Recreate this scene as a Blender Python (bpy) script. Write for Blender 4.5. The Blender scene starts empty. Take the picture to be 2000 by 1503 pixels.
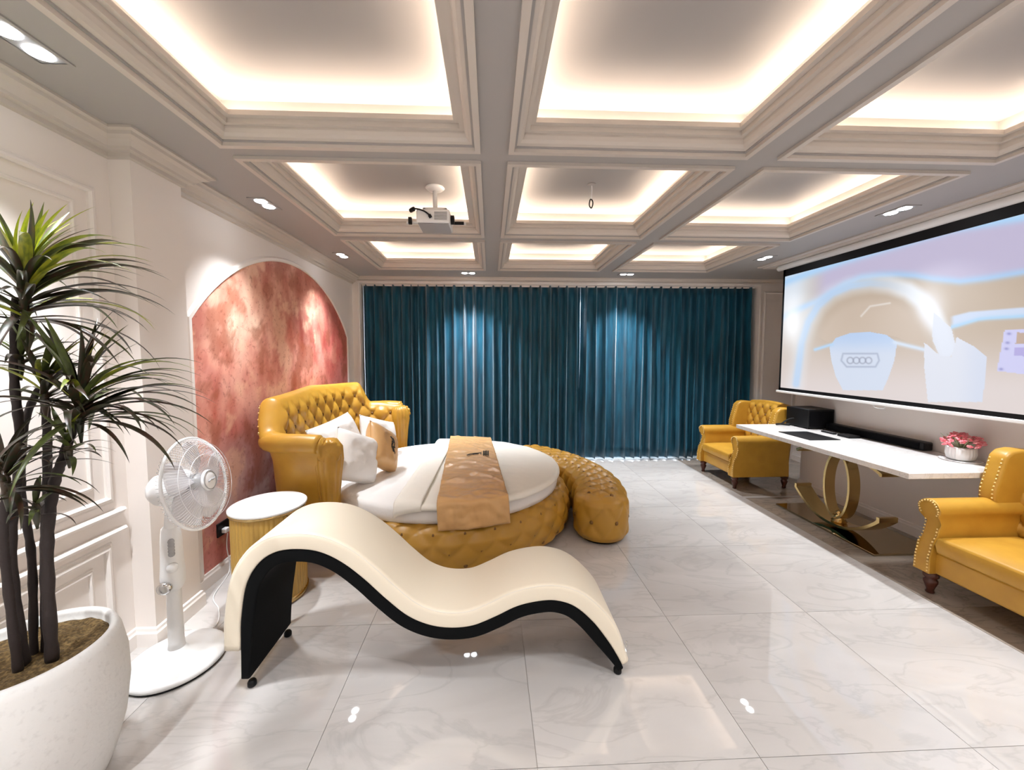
import bpy, bmesh, math, random
import numpy as np
from mathutils import Vector, Matrix
S = bpy.context.scene
C = S.collection
PI = math.pi
rnd = random.Random(7)

# ------------------------------------------------------------------ camera, world, exposure
FPX, PX, PY, CAMH = 750.0, 989.0, 737.0, 1.6
yaw = math.atan(32 / 750.0); pit = math.atan(45 / 750.0)
Fv = Vector((math.sin(yaw) * math.cos(pit), math.cos(yaw) * math.cos(pit), -math.sin(pit)))
Rv = Vector((math.cos(yaw), -math.sin(yaw), 0)); Uv = Rv.cross(Fv)
cam_d = bpy.data.cameras.new('camera'); cam = bpy.data.objects.new('camera', cam_d); C.objects.link(cam)
cam.matrix_world = Matrix(((Rv.x, Uv.x, -Fv.x, 0), (Rv.y, Uv.y, -Fv.y, 0), (Rv.z, Uv.z, -Fv.z, CAMH), (0, 0, 0, 1)))
cam_d.sensor_fit = 'HORIZONTAL'; cam_d.sensor_width = 36.0; cam_d.lens = FPX * 36.0 / 2000.0
cam_d.shift_x = (1000 - PX) / 2000.0; cam_d.shift_y = (PY - 751.5) / 2000.0
cam_d.clip_start = 0.05
S.camera = cam
w = bpy.data.worlds.new('world'); S.world = w; w.use_nodes = True
w.node_tree.nodes['Background'].inputs[0].default_value = (0.75, 0.85, 1, 1)
w.node_tree.nodes['Background'].inputs[1].default_value = 0.5
S.view_settings.view_transform = 'Standard'; S.view_settings.look = 'None'
S.view_settings.gamma = 1.0; S.view_settings.use_curve_mapping = False
S.view_settings.exposure = 0.6
S.cycles.max_bounces = 10; S.cycles.diffuse_bounces = 5; S.cycles.glossy_bounces = 4
S.cycles.sample_clamp_indirect = 4.0
S.cycles.use_denoising = True
try: S.cycles.denoiser = 'OPENIMAGEDENOISE'
except Exception: pass
S.cycles.caustics_reflective = False; S.cycles.caustics_refractive = False
COVE_W = 2.7        # watts per metre of cove strip
SPOT_W = 140.0

# ------------------------------------------------------------------ helpers
def srgb(r, g, b):
    f = lambda c: (c / 255 / 12.99) if c / 255 <= 0.04045 else ((c / 255 + 0.055) / 1.055) ** 2.4
    return (f(r), f(g), f(b), 1.0)
def mat(name, col, rough=0.5, metal=0.0, spec=0.5, noise=None, bump=None, emit=None, sheen=0, coat=0, alpha=1.0, trans=0):
    m = bpy.data.materials.new(name); m.use_nodes = True; nt = m.node_tree; b = nt.nodes['Principled BSDF']
    b.inputs['Base Color'].default_value = col; b.inputs['Roughness'].default_value = rough
    b.inputs['Metallic'].default_value = metal; b.inputs['Specular IOR Level'].default_value = spec
    if sheen: b.inputs['Sheen Weight'].default_value = sheen; b.inputs['Sheen Roughness'].default_value = 0.4
    if coat: b.inputs['Coat Weight'].default_value = coat; b.inputs['Coat Roughness'].default_value = 0.15
    if alpha < 1: b.inputs['Alpha'].default_value = alpha
    if trans: b.inputs['Transmission Weight'].default_value = trans
    if emit: b.inputs['Emission Color'].default_value = emit[0]; b.inputs['Emission Strength'].default_value = emit[1]
    tc = nt.nodes.new('ShaderNodeTexCoord')
    if noise:                                   # (colour2, scale, stretch, contrast lo, hi)
        c2, sc, st, lo, hi = noise
        mp = nt.nodes.new('ShaderNodeMapping'); mp.inputs['Scale'].default_value = st
        nz = nt.nodes.new('ShaderNodeTexNoise'); nz.inputs['Scale'].default_value = sc; nz.inputs['Detail'].default_value = 6
        rp = nt.nodes.new('ShaderNodeValToRGB'); rp.color_ramp.elements[0].position = lo; rp.color_ramp.elements[1].position = hi
        rp.color_ramp.elements[0].color = col; rp.color_ramp.elements[1].color = c2
        nt.links.new(tc.outputs['Object'], mp.inputs[0]); nt.links.new(mp.outputs[0], nz.inputs['Vector'])
        nt.links.new(nz.outputs['Fac'], rp.inputs[0]); nt.links.new(rp.outputs[0], b.inputs['Base Color'])
    if bump:                                    # (scale, strength, distance)
        nb = nt.nodes.new('ShaderNodeTexNoise'); nb.inputs['Scale'].default_value = bump[0]; nb.inputs['Detail'].default_value = 4
        bp = nt.nodes.new('ShaderNodeBump'); bp.inputs['Strength'].default_value = bump[1]; bp.inputs['Distance'].default_value = bump[2]
        nt.links.new(tc.outputs['Object'], nb.inputs['Vector']); nt.links.new(nb.outputs['Fac'], bp.inputs['Height'])
        nt.links.new(bp.outputs[0], b.inputs['Normal'])
    return m

ORG = {}
def meta(o, label=None, cat=None, group=None, kind=None):
    if label: o['label'] = label
    if cat: o['category'] = cat
    if group: o['group'] = group
    if kind: o['kind'] = kind
    return o
def thing(name, label, cat, loc=(0, 0, 0), rotz=0.0, group=None, world=True):
    """an Empty at the base; children are given in world coordinates when world is True"""
    o = bpy.data.objects.new(name, None); C.objects.link(o); o.location = loc; o.rotation_euler = (0, 0, rotz)
    o.empty_display_size = 0.1
    meta(o, label, cat, group)
    ORG[o.name] = Vector(loc) if world else Vector((0, 0, 0))
    return o
def mesh(name, vs, fs, m, parent=None, smooth=False, base=None, kind=None):
    off = Vector((0, 0, 0)); loc = Vector((0, 0, 0))
    if parent is not None: off = ORG.get(parent.name, Vector((0, 0, 0)))
    if base is not None and parent is None: off = Vector(base); loc = Vector(base)
    me = bpy.data.meshes.new(name)
    me.from_pydata([tuple(Vector(v) - off) for v in vs], [], fs); me.update()
    bm = bmesh.new(); bm.from_mesh(me); bmesh.ops.recalc_face_normals(bm, faces=bm.faces); bm.to_mesh(me); bm.free()
    if m is not None:
        for mm in (m if isinstance(m, (list, tuple)) else [m]): me.materials.append(mm)
    o = bpy.data.objects.new(name, me); C.objects.link(o); o.location = loc
    if parent is not None:
        o.parent = parent; ORG[o.name] = off
    if smooth:
        for p in me.polygons: p.use_smooth = True
    if kind: o['kind'] = kind
    return o
def bevel(o, wd=0.005, seg=2, ang=0.6):
    b = o.modifiers.new('bevel', 'BEVEL'); b.width = wd; b.segments = seg; b.limit_method = 'ANGLE'; b.angle_limit = ang
    for p in o.data.polygons: p.use_smooth = True
    if hasattr(o.data, 'set_sharp_from_angle'): o.data.set_sharp_from_angle(angle=0.7)
    return o
def subd(o, n=2):
    s = o.modifiers.new('subsurf', 'SUBSURF'); s.levels = n; s.render_levels = n
    for p in o.data.polygons: p.use_smooth = True
    return o
class G:
    """geometry collector"""
    def __init__(s): s.v = []; s.f = []
    def add(s, v, f):
        n = len(s.v); s.v += [tuple(a) for a in v]; s.f += [tuple(i + n for i in q) for q in f]; return s
    def box(s, x0, x1, y0, y1, z0, z1):
        v = [(x, y, z) for x in (x0, x1) for y in (y0, y1) for z in (z0, z1)]
        return s.add(v, [(0, 1, 3, 2), (4, 6, 7, 5), (0, 4, 5, 1), (2, 3, 7, 6), (0, 2, 6, 4), (1, 5, 7, 3)])
    def lathe(s, prof, c=(0, 0, 0), n=32, axis=None, flute=None):
        v = []; f = []
        ax = Vector(axis).normalized() if axis else Vector((0, 0, 1))
        q = Vector((0, 0, 1)).rotation_difference(ax)
        for (r, z) in prof:
            for k in range(n):
                a = 2 * PI * k / n; rr = r * (1 + (flute[1] * abs(math.sin(flute[0] * a / 2)) if flute else 0))
                v.append(Vector(c) + q @ Vector((rr * math.cos(a), rr * math.sin(a), z)))
        for i in range(len(prof) - 1):
            for k in range(n):
                k2 = (k + 1) % n; f.append((i * n + k, i * n + k2, (i + 1) * n + k2, (i + 1) * n + k))
        f.append(tuple(range(n))); f.append(tuple(range((len(prof) - 1) * n, len(prof) * n)))
        return s.add(v, f)
    def tube(s, pts, r, n=8, cap=True):
        pts = [Vector(p) for p in pts]; m = len(pts); rs = r if isinstance(r, (list, tuple)) else [r] * m
        v = []; f = []; up = None
        for i, p in enumerate(pts):
            t = (pts[min(i + 1, m - 1)] - pts[max(i - 1, 0)]).normalized()
            if up is None:
                up = t.orthogonal().normalized()
            else:
                up = (up - t * up.dot(t)).normalized()
            sd = t.cross(up)
            for k in range(n):
                a = 2 * PI * k / n; v.append(p + (up * math.cos(a) + sd * math.sin(a)) * rs[i])
        for i in range(m - 1):
            for k in range(n):
                k2 = (k + 1) % n; f.append((i * n + k, i * n + k2, (i + 1) * n + k2, (i + 1) * n + k))
        if cap: f.append(tuple(range(n))); f.append(tuple(range((m - 1) * n, m * n)))
        return s.add(v, f)
    def prism(s, poly, fn):
        """poly in 2D, fn(p, t) -> 3D, t = 0, 1"""
        n = len(poly); v = [fn(p, 0) for p in poly] + [fn(p, 1) for p in poly]
        return s.add(v, [tuple(range(n)), tuple(range(n, 2 * n))] + [(i, (i + 1) % n, (i + 1) % n + n, i + n) for i in range(n)])
    def grid(s, fn, nu, nv, wrapu=False):
        v = [fn(i / (nu - (0 if wrapu else 1)), j / (nv - 1)) for j in range(nv) for i in range(nu)]
        f = []
        for j in range(nv - 1):
            for i in range(nu if wrapu else nu - 1):
                i2 = (i + 1) % nu; f.append((j * nu + i, j * nu + i2, (j + 1) * nu + i2, (j + 1) * nu + i))
        return s.add(v, f)
    def sphere(s, c, r, n=10, m=7):
        prof = [(math.sin(PI * (i + 0.02) / (m - 0.96)) , -math.cos(PI * (i + 0.02) / (m - 0.96))) for i in range(m)]
        rr = r if isinstance(r, (tuple, list)) else (r, r, r)
        v = []; f = []
        for (a, b) in prof:
            for k in range(n):
                t = 2 * PI * k / n; v.append((c[0] + rr[0] * a * math.cos(t), c[1] + rr[1] * a * math.sin(t), c[2] + rr[2] * b))
        for i in range(m - 1):
            for k in range(n):
                k2 = (k + 1) % n; f.append((i * n + k, i * n + k2, (i + 1) * n + k2, (i + 1) * n + k))
        f.append(tuple(range(n))); f.append(tuple(range((m - 1) * n, m * n)))
        return s.add(v, f)
    def put(s, name, m, parent=None, smooth=False, base=None, kind=None):
        return mesh(name, s.v, s.f, m, parent, smooth, base, kind)
def sweep(path, prof, nrm, closed=False):
    """prof: (a, b) pairs; a along the in-plane side vector of the path (left of travel about nrm), b along nrm. mitred"""
    g = G(); path = [Vector(p) for p in path]; n = len(path); nrm = Vector(nrm).normalized(); m = len(prof)
    v = []
    for i, p in enumerate(path):
        if closed or 0 < i < n - 1:
            d0 = (p - path[i - 1]).normalized(); d1 = (path[(i + 1) % n] - p).normalized()
        else:
            d0 = d1 = (path[1] - path[0]).normalized() if i == 0 else (path[-1] - path[-2]).normalized()
        s0 = nrm.cross(d0); s1 = nrm.cross(d1); sd = (s0 + s1)
        sd = sd.normalized(); k = 1.0 / max(0.3, sd.dot(s0)); sd = sd * k
        for (a, b) in prof: v.append(p + sd * a + nrm * b)
    f = []
    for i in range(n if closed else n - 1):
        i2 = (i + 1) % n
        for k in range(m):
            k2 = (k + 1) % m; f.append((i * m + k, i2 * m + k, i2 * m + k2, i * m + k2))
    if not closed: f.append(tuple(range(m))); f.append(tuple(range((n - 1) * m, n * m)))
    return g.add(v, f)
def lerp(a, b, t): return a + (b - a) * t
def catmull(pts, k=8):
    P = [Vector(p) for p in pts]; out = []
    for i in range(len(P) - 1):
        p0 = P[max(i - 1, 0)]; p1 = P[i]; p2 = P[i + 1]; p3 = P[min(i + 2, len(P) - 1)]
        for j in range(k):
            t = j / k
            out.append(0.5 * ((2 * p1) + (p2 - p0) * t + (2 * p0 - 5 * p1 + 4 * p2 - p3) * t * t + (3 * p1 - p0 - 3 * p2 + p3) * t ** 3))
    out.append(P[-1]); return out
def pix_on(u, v, x=None, y=None, z=None):
    """real-world point on a given plane, used only to read positions off the photograph"""
    r = Fv * FPX + Rv * (u - PX) - Uv * (v - PY)
    t = (z - CAMH) / r.z if z is not None else (x / r.x if x is not None else y / r.y)
    return Vector((0, 0, CAMH)) + r * t

# ------------------------------------------------------------------ materials
def wallpaint(name, col):
    return mat(name, col, 0.55, bump=(300, 0.05, 0.001))
M = {}
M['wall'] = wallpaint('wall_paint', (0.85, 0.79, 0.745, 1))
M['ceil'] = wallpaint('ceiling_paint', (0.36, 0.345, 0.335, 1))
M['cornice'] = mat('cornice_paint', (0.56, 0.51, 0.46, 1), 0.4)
M['trim'] = mat('trim_paint', (0.84, 0.79, 0.75, 1), 0.4)
M['white'] = mat('white_plastic', (0.82, 0.82, 0.82, 1), 0.3)
M['black'] = mat('black_plastic', (0.004, 0.004, 0.005, 1), 0.5, spec=0.25)
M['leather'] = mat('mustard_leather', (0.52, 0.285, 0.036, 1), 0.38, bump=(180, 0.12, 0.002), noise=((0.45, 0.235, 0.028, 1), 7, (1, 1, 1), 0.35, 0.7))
M['leather_dark'] = mat('mustard_leather_dark', (0.42, 0.22, 0.024, 1), 0.42, bump=(160, 0.12, 0.002))  # even, darker tone of the mustard leather
M['button'] = mat('leather_button', (0.16, 0.07, 0.008, 1), 0.45)
M['nail'] = mat('brass_nailhead', (1.0, 0.75, 0.32, 1), 0.3, metal=0.7)
M['wood'] = mat('dark_wood', (0.05, 0.012, 0.007, 1), 0.3, noise=((0.09, 0.025, 0.012, 1), 20, (1, 1, 6), 0.3, 0.7))
M['gold'] = mat('polished_gold', (0.62, 0.45, 0.20, 1), 0.18, metal=1.0)
M['plate'] = mat('gold_mirror_plate', (0.42, 0.34, 0.22, 1), 0.06, metal=1.0)
M['cream'] = mat('cream_leather', (0.88, 0.80, 0.65, 1), 0.42, bump=(150, 0.08, 0.002))
M['creamside'] = mat('pale_leather_edge', (0.84, 0.79, 0.70, 1), 0.38)
M['frameblack'] = mat('black_leatherette', (0.003, 0.0035, 0.004, 1), 0.8, spec=0.12)
M['linen'] = mat('white_linen', (0.86, 0.84, 0.82, 1), 0.8, bump=(30, 0.25, 0.01))
M['duvet'] = mat('ivory_cotton', (0.90, 0.87, 0.79, 1), 0.8, bump=(14, 0.3, 0.01))
M['mside'] = mat('mattress_side', (0.60, 0.57, 0.52, 1), 0.9)
M['satin'] = mat('gold_satin', (0.66, 0.40, 0.17, 1), 0.34, sheen=0.2, noise=((0.60, 0.35, 0.14, 1), 6, (1, 3, 1), 0.35, 0.65))
M['ink'] = mat('dark_print', (0.02, 0.018, 0.015, 1), 0.8)
M['pot'] = mat('rough_white_stone', (0.72, 0.71, 0.69, 1), 0.75, noise=((0.64, 0.63, 0.61, 1), 60, (1, 1, 1), 0.55, 0.75), bump=(60, 0.3, 0.004))
M['soil'] = mat('soil', (0.09, 0.055, 0.018, 1), 1.0, noise=((0.25, 0.16, 0.06, 1), 90, (1, 1, 1), 0.4, 0.7), bump=(90, 1, 0.02))
M['cane'] = mat('cane_bark', (0.022, 0.014, 0.013, 1), 0.7, bump=(60, 0.6, 0.005))
M['leafd'] = mat('leaf_dark', (0.028, 0.036, 0.016, 1), 0.33, noise=((0.06, 0.028, 0.018, 1), 9, (1, 4, 1), 0.4, 0.65))
M['leafo'] = mat('leaf_olive', (0.09, 0.12, 0.025, 1), 0.35, noise=((0.05, 0.06, 0.02, 1), 9, (1, 4, 1), 0.4, 0.65))
M['leafy'] = mat('leaf_yellow', (0.42, 0.44, 0.04, 1), 0.35, noise=((0.16, 0.22, 0.03, 1), 9, (1, 5, 1), 0.4, 0.65))
M['fluted'] = mat('fluted_tan', (0.50, 0.31, 0.07, 1), 0.38)
M['chrome'] = mat('chrome', (0.7, 0.7, 0.7, 1), 0.15, metal=1)
M['clear'] = mat('translucent_plastic', (0.90, 0.90, 0.92, 1), 0.15, alpha=0.42)
M['greypl'] = mat('grey_plastic', (0.35, 0.35, 0.36, 1), 0.4)
M['lamp'] = mat('lamp_face', (1, 1, 1, 1), 0.4, emit=((0.95, 0.97, 1, 1), 14))
M['pink'] = mat('pink_petal', (0.70, 0.12, 0.16, 1), 0.6, noise=((0.85, 0.35, 0.38, 1), 30, (1, 1, 1), 0.4, 0.6))
M['greenstem'] = mat('pale_stem', (0.35, 0.42, 0.25, 1), 0.6)
M['grout'] = mat('grout', (0.42, 0.38, 0.34, 1), 0.5)
M['daylight'] = mat('window_daylight', (0.8, 0.9, 1, 1), 0.5, emit=((0.75, 0.88, 1, 1), 4.0))

def marble(name, base, vein, rough, scale=0.8, vein_amt=0.5):
    m = bpy.data.materials.new(name); m.use_nodes = True; nt = m.node_tree; b = nt.nodes['Principled BSDF']
    N = nt.nodes.new; L = nt.links.new
    tc = N('ShaderNodeTexCoord'); oi = N('ShaderNodeObjectInfo'); ml = N('ShaderNodeVectorMath'); ml.operation = 'SCALE'; ml.inputs[0].default_value = (13, 7, 3)
    L(oi.outputs['Random'], ml.inputs['Scale']); ad = N('ShaderNodeVectorMath'); L(tc.outputs['Object'], ad.inputs[0]); L(ml.outputs[0], ad.inputs[1])
    mp = N('ShaderNodeMapping'); mp.inputs['Rotation'].default_value = (0, 0, 0.7); mp.inputs['Scale'].default_value = (1, 2.6, 1); L(ad.outputs[0], mp.inputs[0])
    n1 = N('ShaderNodeTexNoise'); n1.inputs['Scale'].default_value = scale * 1.3; n1.inputs['Detail'].default_value = 7; n1.inputs['Distortion'].default_value = 1.4; L(mp.outputs[0], n1.inputs['Vector'])
    r1 = N('ShaderNodeValToRGB'); r1.color_ramp.elements[0].position = 0.32; r1.color_ramp.elements[1].position = 0.68
    r1.color_ramp.elements[0].color = vein; r1.color_ramp.elements[1].color = base; L(n1.outputs['Fac'], r1.inputs[0])
    n2 = N('ShaderNodeTexNoise'); n2.inputs['Scale'].default_value = scale * 2.2; n2.inputs['Detail'].default_value = 9; n2.inputs['Distortion'].default_value = 2.2; L(mp.outputs[0], n2.inputs['Vector'])
    r2 = N('ShaderNodeValToRGB'); cr = r2.color_ramp; cr.elements[0].position = 0.485; cr.elements[0].color = (0, 0, 0, 1); cr.elements[1].position = 0.515; cr.elements[1].color = (0, 0, 0, 1)
    cr.elements[0].position = 0.465; cr.elements[1].position = 0.535; e = cr.elements.new(0.5); e.color = (vein_amt, vein_amt, vein_amt, 1); L(n2.outputs['Fac'], r2.inputs[0])
    mx = N('ShaderNodeMix'); mx.data_type = 'RGBA'; L(r2.outputs[0], mx.inputs[0]); L(r1.outputs[0], mx.inputs[6]); mx.inputs[7].default_value = tuple(c * 0.6 for c in vein[:3]) + (1,)
    L(mx.outputs[2], b.inputs['Base Color']); b.inputs['Roughness'].default_value = rough; b.inputs['Specular IOR Level'].default_value = 1.0
    return m
M['tile'] = marble('white_marble_tile', (0.60, 0.575, 0.555, 1), (0.50, 0.475, 0.455, 1), 0.025, 0.55, 0.22)
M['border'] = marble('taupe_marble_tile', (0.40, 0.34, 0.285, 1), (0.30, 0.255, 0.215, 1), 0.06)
M['desk'] = marble('white_marble_top', (0.86, 0.84, 0.82, 1), (0.78, 0.75, 0.73, 1), 0.12, 2.5, 0.35)

# ------------------------------------------------------------------ room shell
XL, XR, YB, YF, ZC = -1.95, 3.75, 5.60, -3.0, 2.70
ZU = 2.90            # upper ceiling inside the coffers
cols = [(-1.375, -0.09), (0.145, 1.395), (1.65, 2.85)]
rows = [(-2.26, -0.93), (-0.74, 0.59), (0.78, 2.11), (2.30, 3.61), (3.82, 5.02)]
# floor: slab with separate tiles on it
g = G(); g.box(XL - 0.1, 4.7, YF - 0.1, 5.95, -0.12, -0.006)
floor = g.put('floor', M['grout'], kind='structure')
def tile(x0, x1, y0, y1, m, name='tile'):
    e = 0.0012
    g = G(); g.box(x0 + e, x1 - e, y0 + e, y1 - e, -0.006, 0.0)
    o = g.put(name, m, floor); 
    return o
xs = [XL, -1.60, -0.71, 0.18, 1.07, 1.96, 2.85]; ys = [YF, -2.76, -1.93, -1.10, -0.27, 0.56, 1.39, 2.22, 3.05, 3.88, 4.71, 5.54, 5.95]
ys = [-3.0] + [1.39 + 0.83 * k for k in range(-5, 6)] + [5.95]
for i in range(len(xs) - 1):
    for j in range(len(ys) - 1): tile(xs[i], xs[i + 1], ys[j], ys[j + 1], M['tile'])
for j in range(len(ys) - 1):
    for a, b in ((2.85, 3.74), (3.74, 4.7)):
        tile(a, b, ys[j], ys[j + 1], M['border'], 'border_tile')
g = G(); g.box(2.80, 3.72, 4.09, 4.13, 0, 0.0012); meta(g.put('inlay_strip', M['tile'], floor))

# ceiling with coffers
g = G()
bx = [XL - 0.1] + [c for p in cols for c in p] + [4.75]; by = [YF - 0.1] + [c for p in rows for c in p] + [5.95]
def isrec(i, j): return i % 2 == 1 and j % 2 == 1
for i in range(len(bx) - 1):
    for j in range(len(by) - 1):
        z = ZU if isrec(i, j) else ZC
        g.add([(bx[i], by[j], z), (bx[i + 1], by[j], z), (bx[i + 1], by[j + 1], z), (bx[i], by[j + 1], z)], [(0, 1, 2, 3)])
        if isrec(i, j):
            x0, x1, y0, y1 = bx[i], bx[i + 1], by[j], by[j + 1]
            P = [(x0, y0), (x1, y0), (x1, y1), (x0, y1)]
            for k in range(4):
                a, b = P[k], P[(k + 1) % 4]
                g.add([(a[0], a[1], ZC), (b[0], b[1], ZC), (b[0], b[1], ZU), (a[0], a[1], ZU)], [(0, 1, 2, 3)])
g.box(XL - 0.1, 4.75, YF - 0.1, 5.95, ZU + 0.01, ZU + 0.1)
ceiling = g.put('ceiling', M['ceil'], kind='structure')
# coffer mouldings (inset a, height b)
cprof = [(-0.042, 0.0), (-0.042, -0.018), (-0.012, -0.018), (-0.010, 0.006), (0.004, 0.008), (0.018, 0.013), (0.031, 0.026), (0.038, 0.044), (0.039, 0.054),
         (0.064, 0.054), (0.065, 0.078), (0.092, 0.078), (0.092, 0.102), (0.080, 0.102), (0.075, 0.09), (0.030, 0.062), (0.0, 0.05), (-0.002, 0.001)]
n = 0
for (x0, x1) in cols:
    for (y0, y1) in rows:
        n += 1
        sw = sweep([(x0, y0, ZC), (x1, y0, ZC), (x1, y1, ZC), (x0, y1, ZC)], cprof, (0, 0, 1), closed=True)
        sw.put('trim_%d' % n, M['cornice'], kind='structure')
        ins = 0.032; zz = ZC + 0.088
        for (ax, ay, ln, hx, hy) in (((x0 + x1) / 2, y0 + ins, x1 - x0 - 0.1, 0, 1), ((x0 + x1) / 2, y1 - ins, x1 - x0 - 0.1, 0, -1),
                                     (x0 + ins, (y0 + y1) / 2, y1 - y0 - 0.1, 1, 0), (x1 - ins, (y0 + y1) / 2, y1 - y0 - 0.1, -1, 0)):
            ld = bpy.data.lights.new('cove_light', 'AREA'); ld.shape = 'RECTANGLE'; ld.size = ln; ld.size_y = 0.02
            ld.energy = COVE_W * ln; ld.color = (1.0, 0.78, 0.60)
            lo = bpy.data.objects.new('cove_light', ld); C.objects.link(lo)
            z_ = -Vector((hx * 0.35, hy * 0.35, 1)).normalized()      # light shines along -Z local
            x_ = Vector((1, 0, 0)) if hx == 0 else Vector((0, 1, 0))
            y_ = z_.cross(x_); 
            lo.matrix_world = Matrix(((x_.x, y_.x, z_.x, ax), (x_.y, y_.y, z_.y, ay), (x_.z, y_.z, z_.z, zz), (0, 0, 0, 1)))
# walls
def wallbox(name, *a, m='wall'): g = G(); g.box(*a); return g.put(name, M[m], kind='structure')
wl = wallbox('wall_left', XL - 0.12, XL, YF, 5.95, 0, 2.75)
PYa, PYb, PXF = 2.11, 2.435, -1.84
wallbox('wall_left_pillar', XL, PXF, PYa, PYb, 0, 2.72)
wallbox('wall_right', XR, XR + 1.0, YF, 4.42, 0, 2.75)
wallbox('wall_right_recess', 4.62, 4.75, 4.42, 5.95, 0, 2.75)
wallbox('wall_front', XL - 0.1, 4.75, YF - 0.12, YF, 0, 2.75)
g = G(); g.box(XL, -1.845, YB, 5.95, 0, 2.72); g.box(4.00, 4.70, YB, 5.95, 0, 2.72); g.box(-1.845, 4.0, YB, 5.95, 2.61, 2.72)
wb = g.put('wall_back', M['wall'], kind='structure')
wallbox('wall_back_outer', XL, 4.75, 5.95, 6.0, 0, 2.75)
# glazing behind the curtains
win = G(); 
for x in (-1.845, -0.42, 1.05, 2.5, 3.90): win.box(x, x + 0.06, 5.86, 5.92, 0.0, 2.6)
win.box(-1.845, 4.0, 5.86, 5.92, 0.0, 0.06); win.box(-1.845, 4.0, 5.86, 5.92, 2.54, 2.6)
wo = win.put('window_1', M['trim'], kind='structure')
g = G(); g.box(-1.6, 3.7, 5.925, 5.93, 0.05, 2.40); g.put('pane', M['daylight'], wo)
# back wall opening trim and panel moulding
g = sweep([(4.0, YB, 0), (4.0, YB, 2.61), (-1.845, YB, 2.61), (-1.845, YB, 0)], [(0, 0), (0, 0.012), (-0.012, 0.018), (-0.035, 0.016), (-0.04, 0.0)], (0, -1, 0))
g.put('trim_opening', M['trim'], kind='structure')
fr = [(0, 0), (0, 0.010), (0.008, 0.018), (0.018, 0.016), (0.024, 0.006), (0.03, 0.008), (0.034, 0)]
def rect_frame_x(name, x, y0, y1, z0, z1, m='trim', sc=1.0):
    sweep([(x, y0, z0), (x, y0, z1), (x, y1, z1), (x, y1, z0)], [(a * sc, b * sc) for a, b in fr], (1 if x < 0 else -1, 0, 0), closed=True).put(name, M[m], kind='structure')
sweep([(4.10, YB, 0.2), (4.10, YB, 2.5), (4.56, YB, 2.5), (4.56, YB, 0.2)], fr, (0, -1, 0), closed=True).put('trim_back_frame', M['trim'], kind='structure')
# left wall panels
rect_frame_x('trim_panel_upper', XL, 0.55, 1.99, 0.875, 2.385, sc=1.2)
rect_frame_x('trim_panel_upper_inner', XL, 0.63, 1.91, 0.955, 2.305, sc=0.7)
rect_frame_x('trim_panel_lower', XL, 0.55, 1.965, 0.16, 0.60, sc=1.2)
rect_frame_x('trim_panel_lower_inner', XL, 0.63, 1.885, 0.23, 0.53, sc=0.7)
for zz, nm in ((0.80, 'trim_rail_upper'), (0.70, 'trim_rail_lower')):
    pr = [(0, 0), (0.0, 0.022), (0.012, 0.03), (0.022, 0.02), (0.03, 0.018), (0.034, 0.0)]
    sweep([(XL, -2.9, zz), (XL, 2.07, zz)], [(-a, b) for a, b in pr], (1, 0, 0)).put(nm, M['trim'], kind='structure')
rect_frame_x('trim_panel_upper_rear', XL, -2.6, 0.35, 0.875, 2.385, sc=1.2)
rect_frame_x('trim_panel_lower_rear', XL, -2.6, 0.35, 0.16, 0.60, sc=1.2)
# crown mouldings: profile out from wall (a) and down (b)
crown = [(0, 0), (0.125, 0), (0.125, -0.012), (0.105, -0.016), (0.10, -0.03), (0.075, -0.04), (0.05, -0.062), (0.045, -0.075), (0.022, -0.08), (0.018, -0.10), (0, -0.105)]
def crownsweep(name, path, sgn, prof=crown):
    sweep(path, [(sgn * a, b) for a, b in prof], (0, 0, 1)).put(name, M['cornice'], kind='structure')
crownsweep('trim_crown_left', [(XL, -3, ZC), (XL, PYa, ZC), (PXF, PYa, ZC), (PXF, PYb, ZC), (XL, PYb, ZC), (XL, YB, ZC)], -1)
small = [(a * 0.5, b * 0.45) for a, b in crown]
crownsweep('trim_crown_back', [(XL, YB, ZC), (4.62, YB, ZC)], -1, small)
crownr = [(0, 0), (0.37, 0), (0.37, -0.012), (0.345, -0.02), (0.33, -0.02), (0.325, -0.032), (0.20, -0.04), (0.10, -0.06), (0.03, -0.09), (0, -0.105)]
crownsweep('trim_crown_right', [(XR, -3, ZC), (XR, 4.42, ZC), (4.62, 4.42, ZC)], 1, crownr)
# baseboards
bb = [(0, 0), (0.018, 0), (0.018, 0.075), (0.012, 0.085), (0.010, 0.10), (0, 0.105)]
def base(name, path, sgn): sweep(path, [(sgn * a, b) for a, b in bb], (0, 0, 1)).put(name, M['trim'], kind='structure')
base('baseboard_left', [(XL, -3, 0), (XL, PYa, 0), (PXF, PYa, 0), (PXF, PYb, 0), (XL, PYb, 0), (XL, YB, 0)], -1)
base('baseboard_right', [(XR, -3, 0), (XR, 4.42, 0), (4.62, 4.42, 0), (4.62, YB, 0)], 1)

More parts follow.
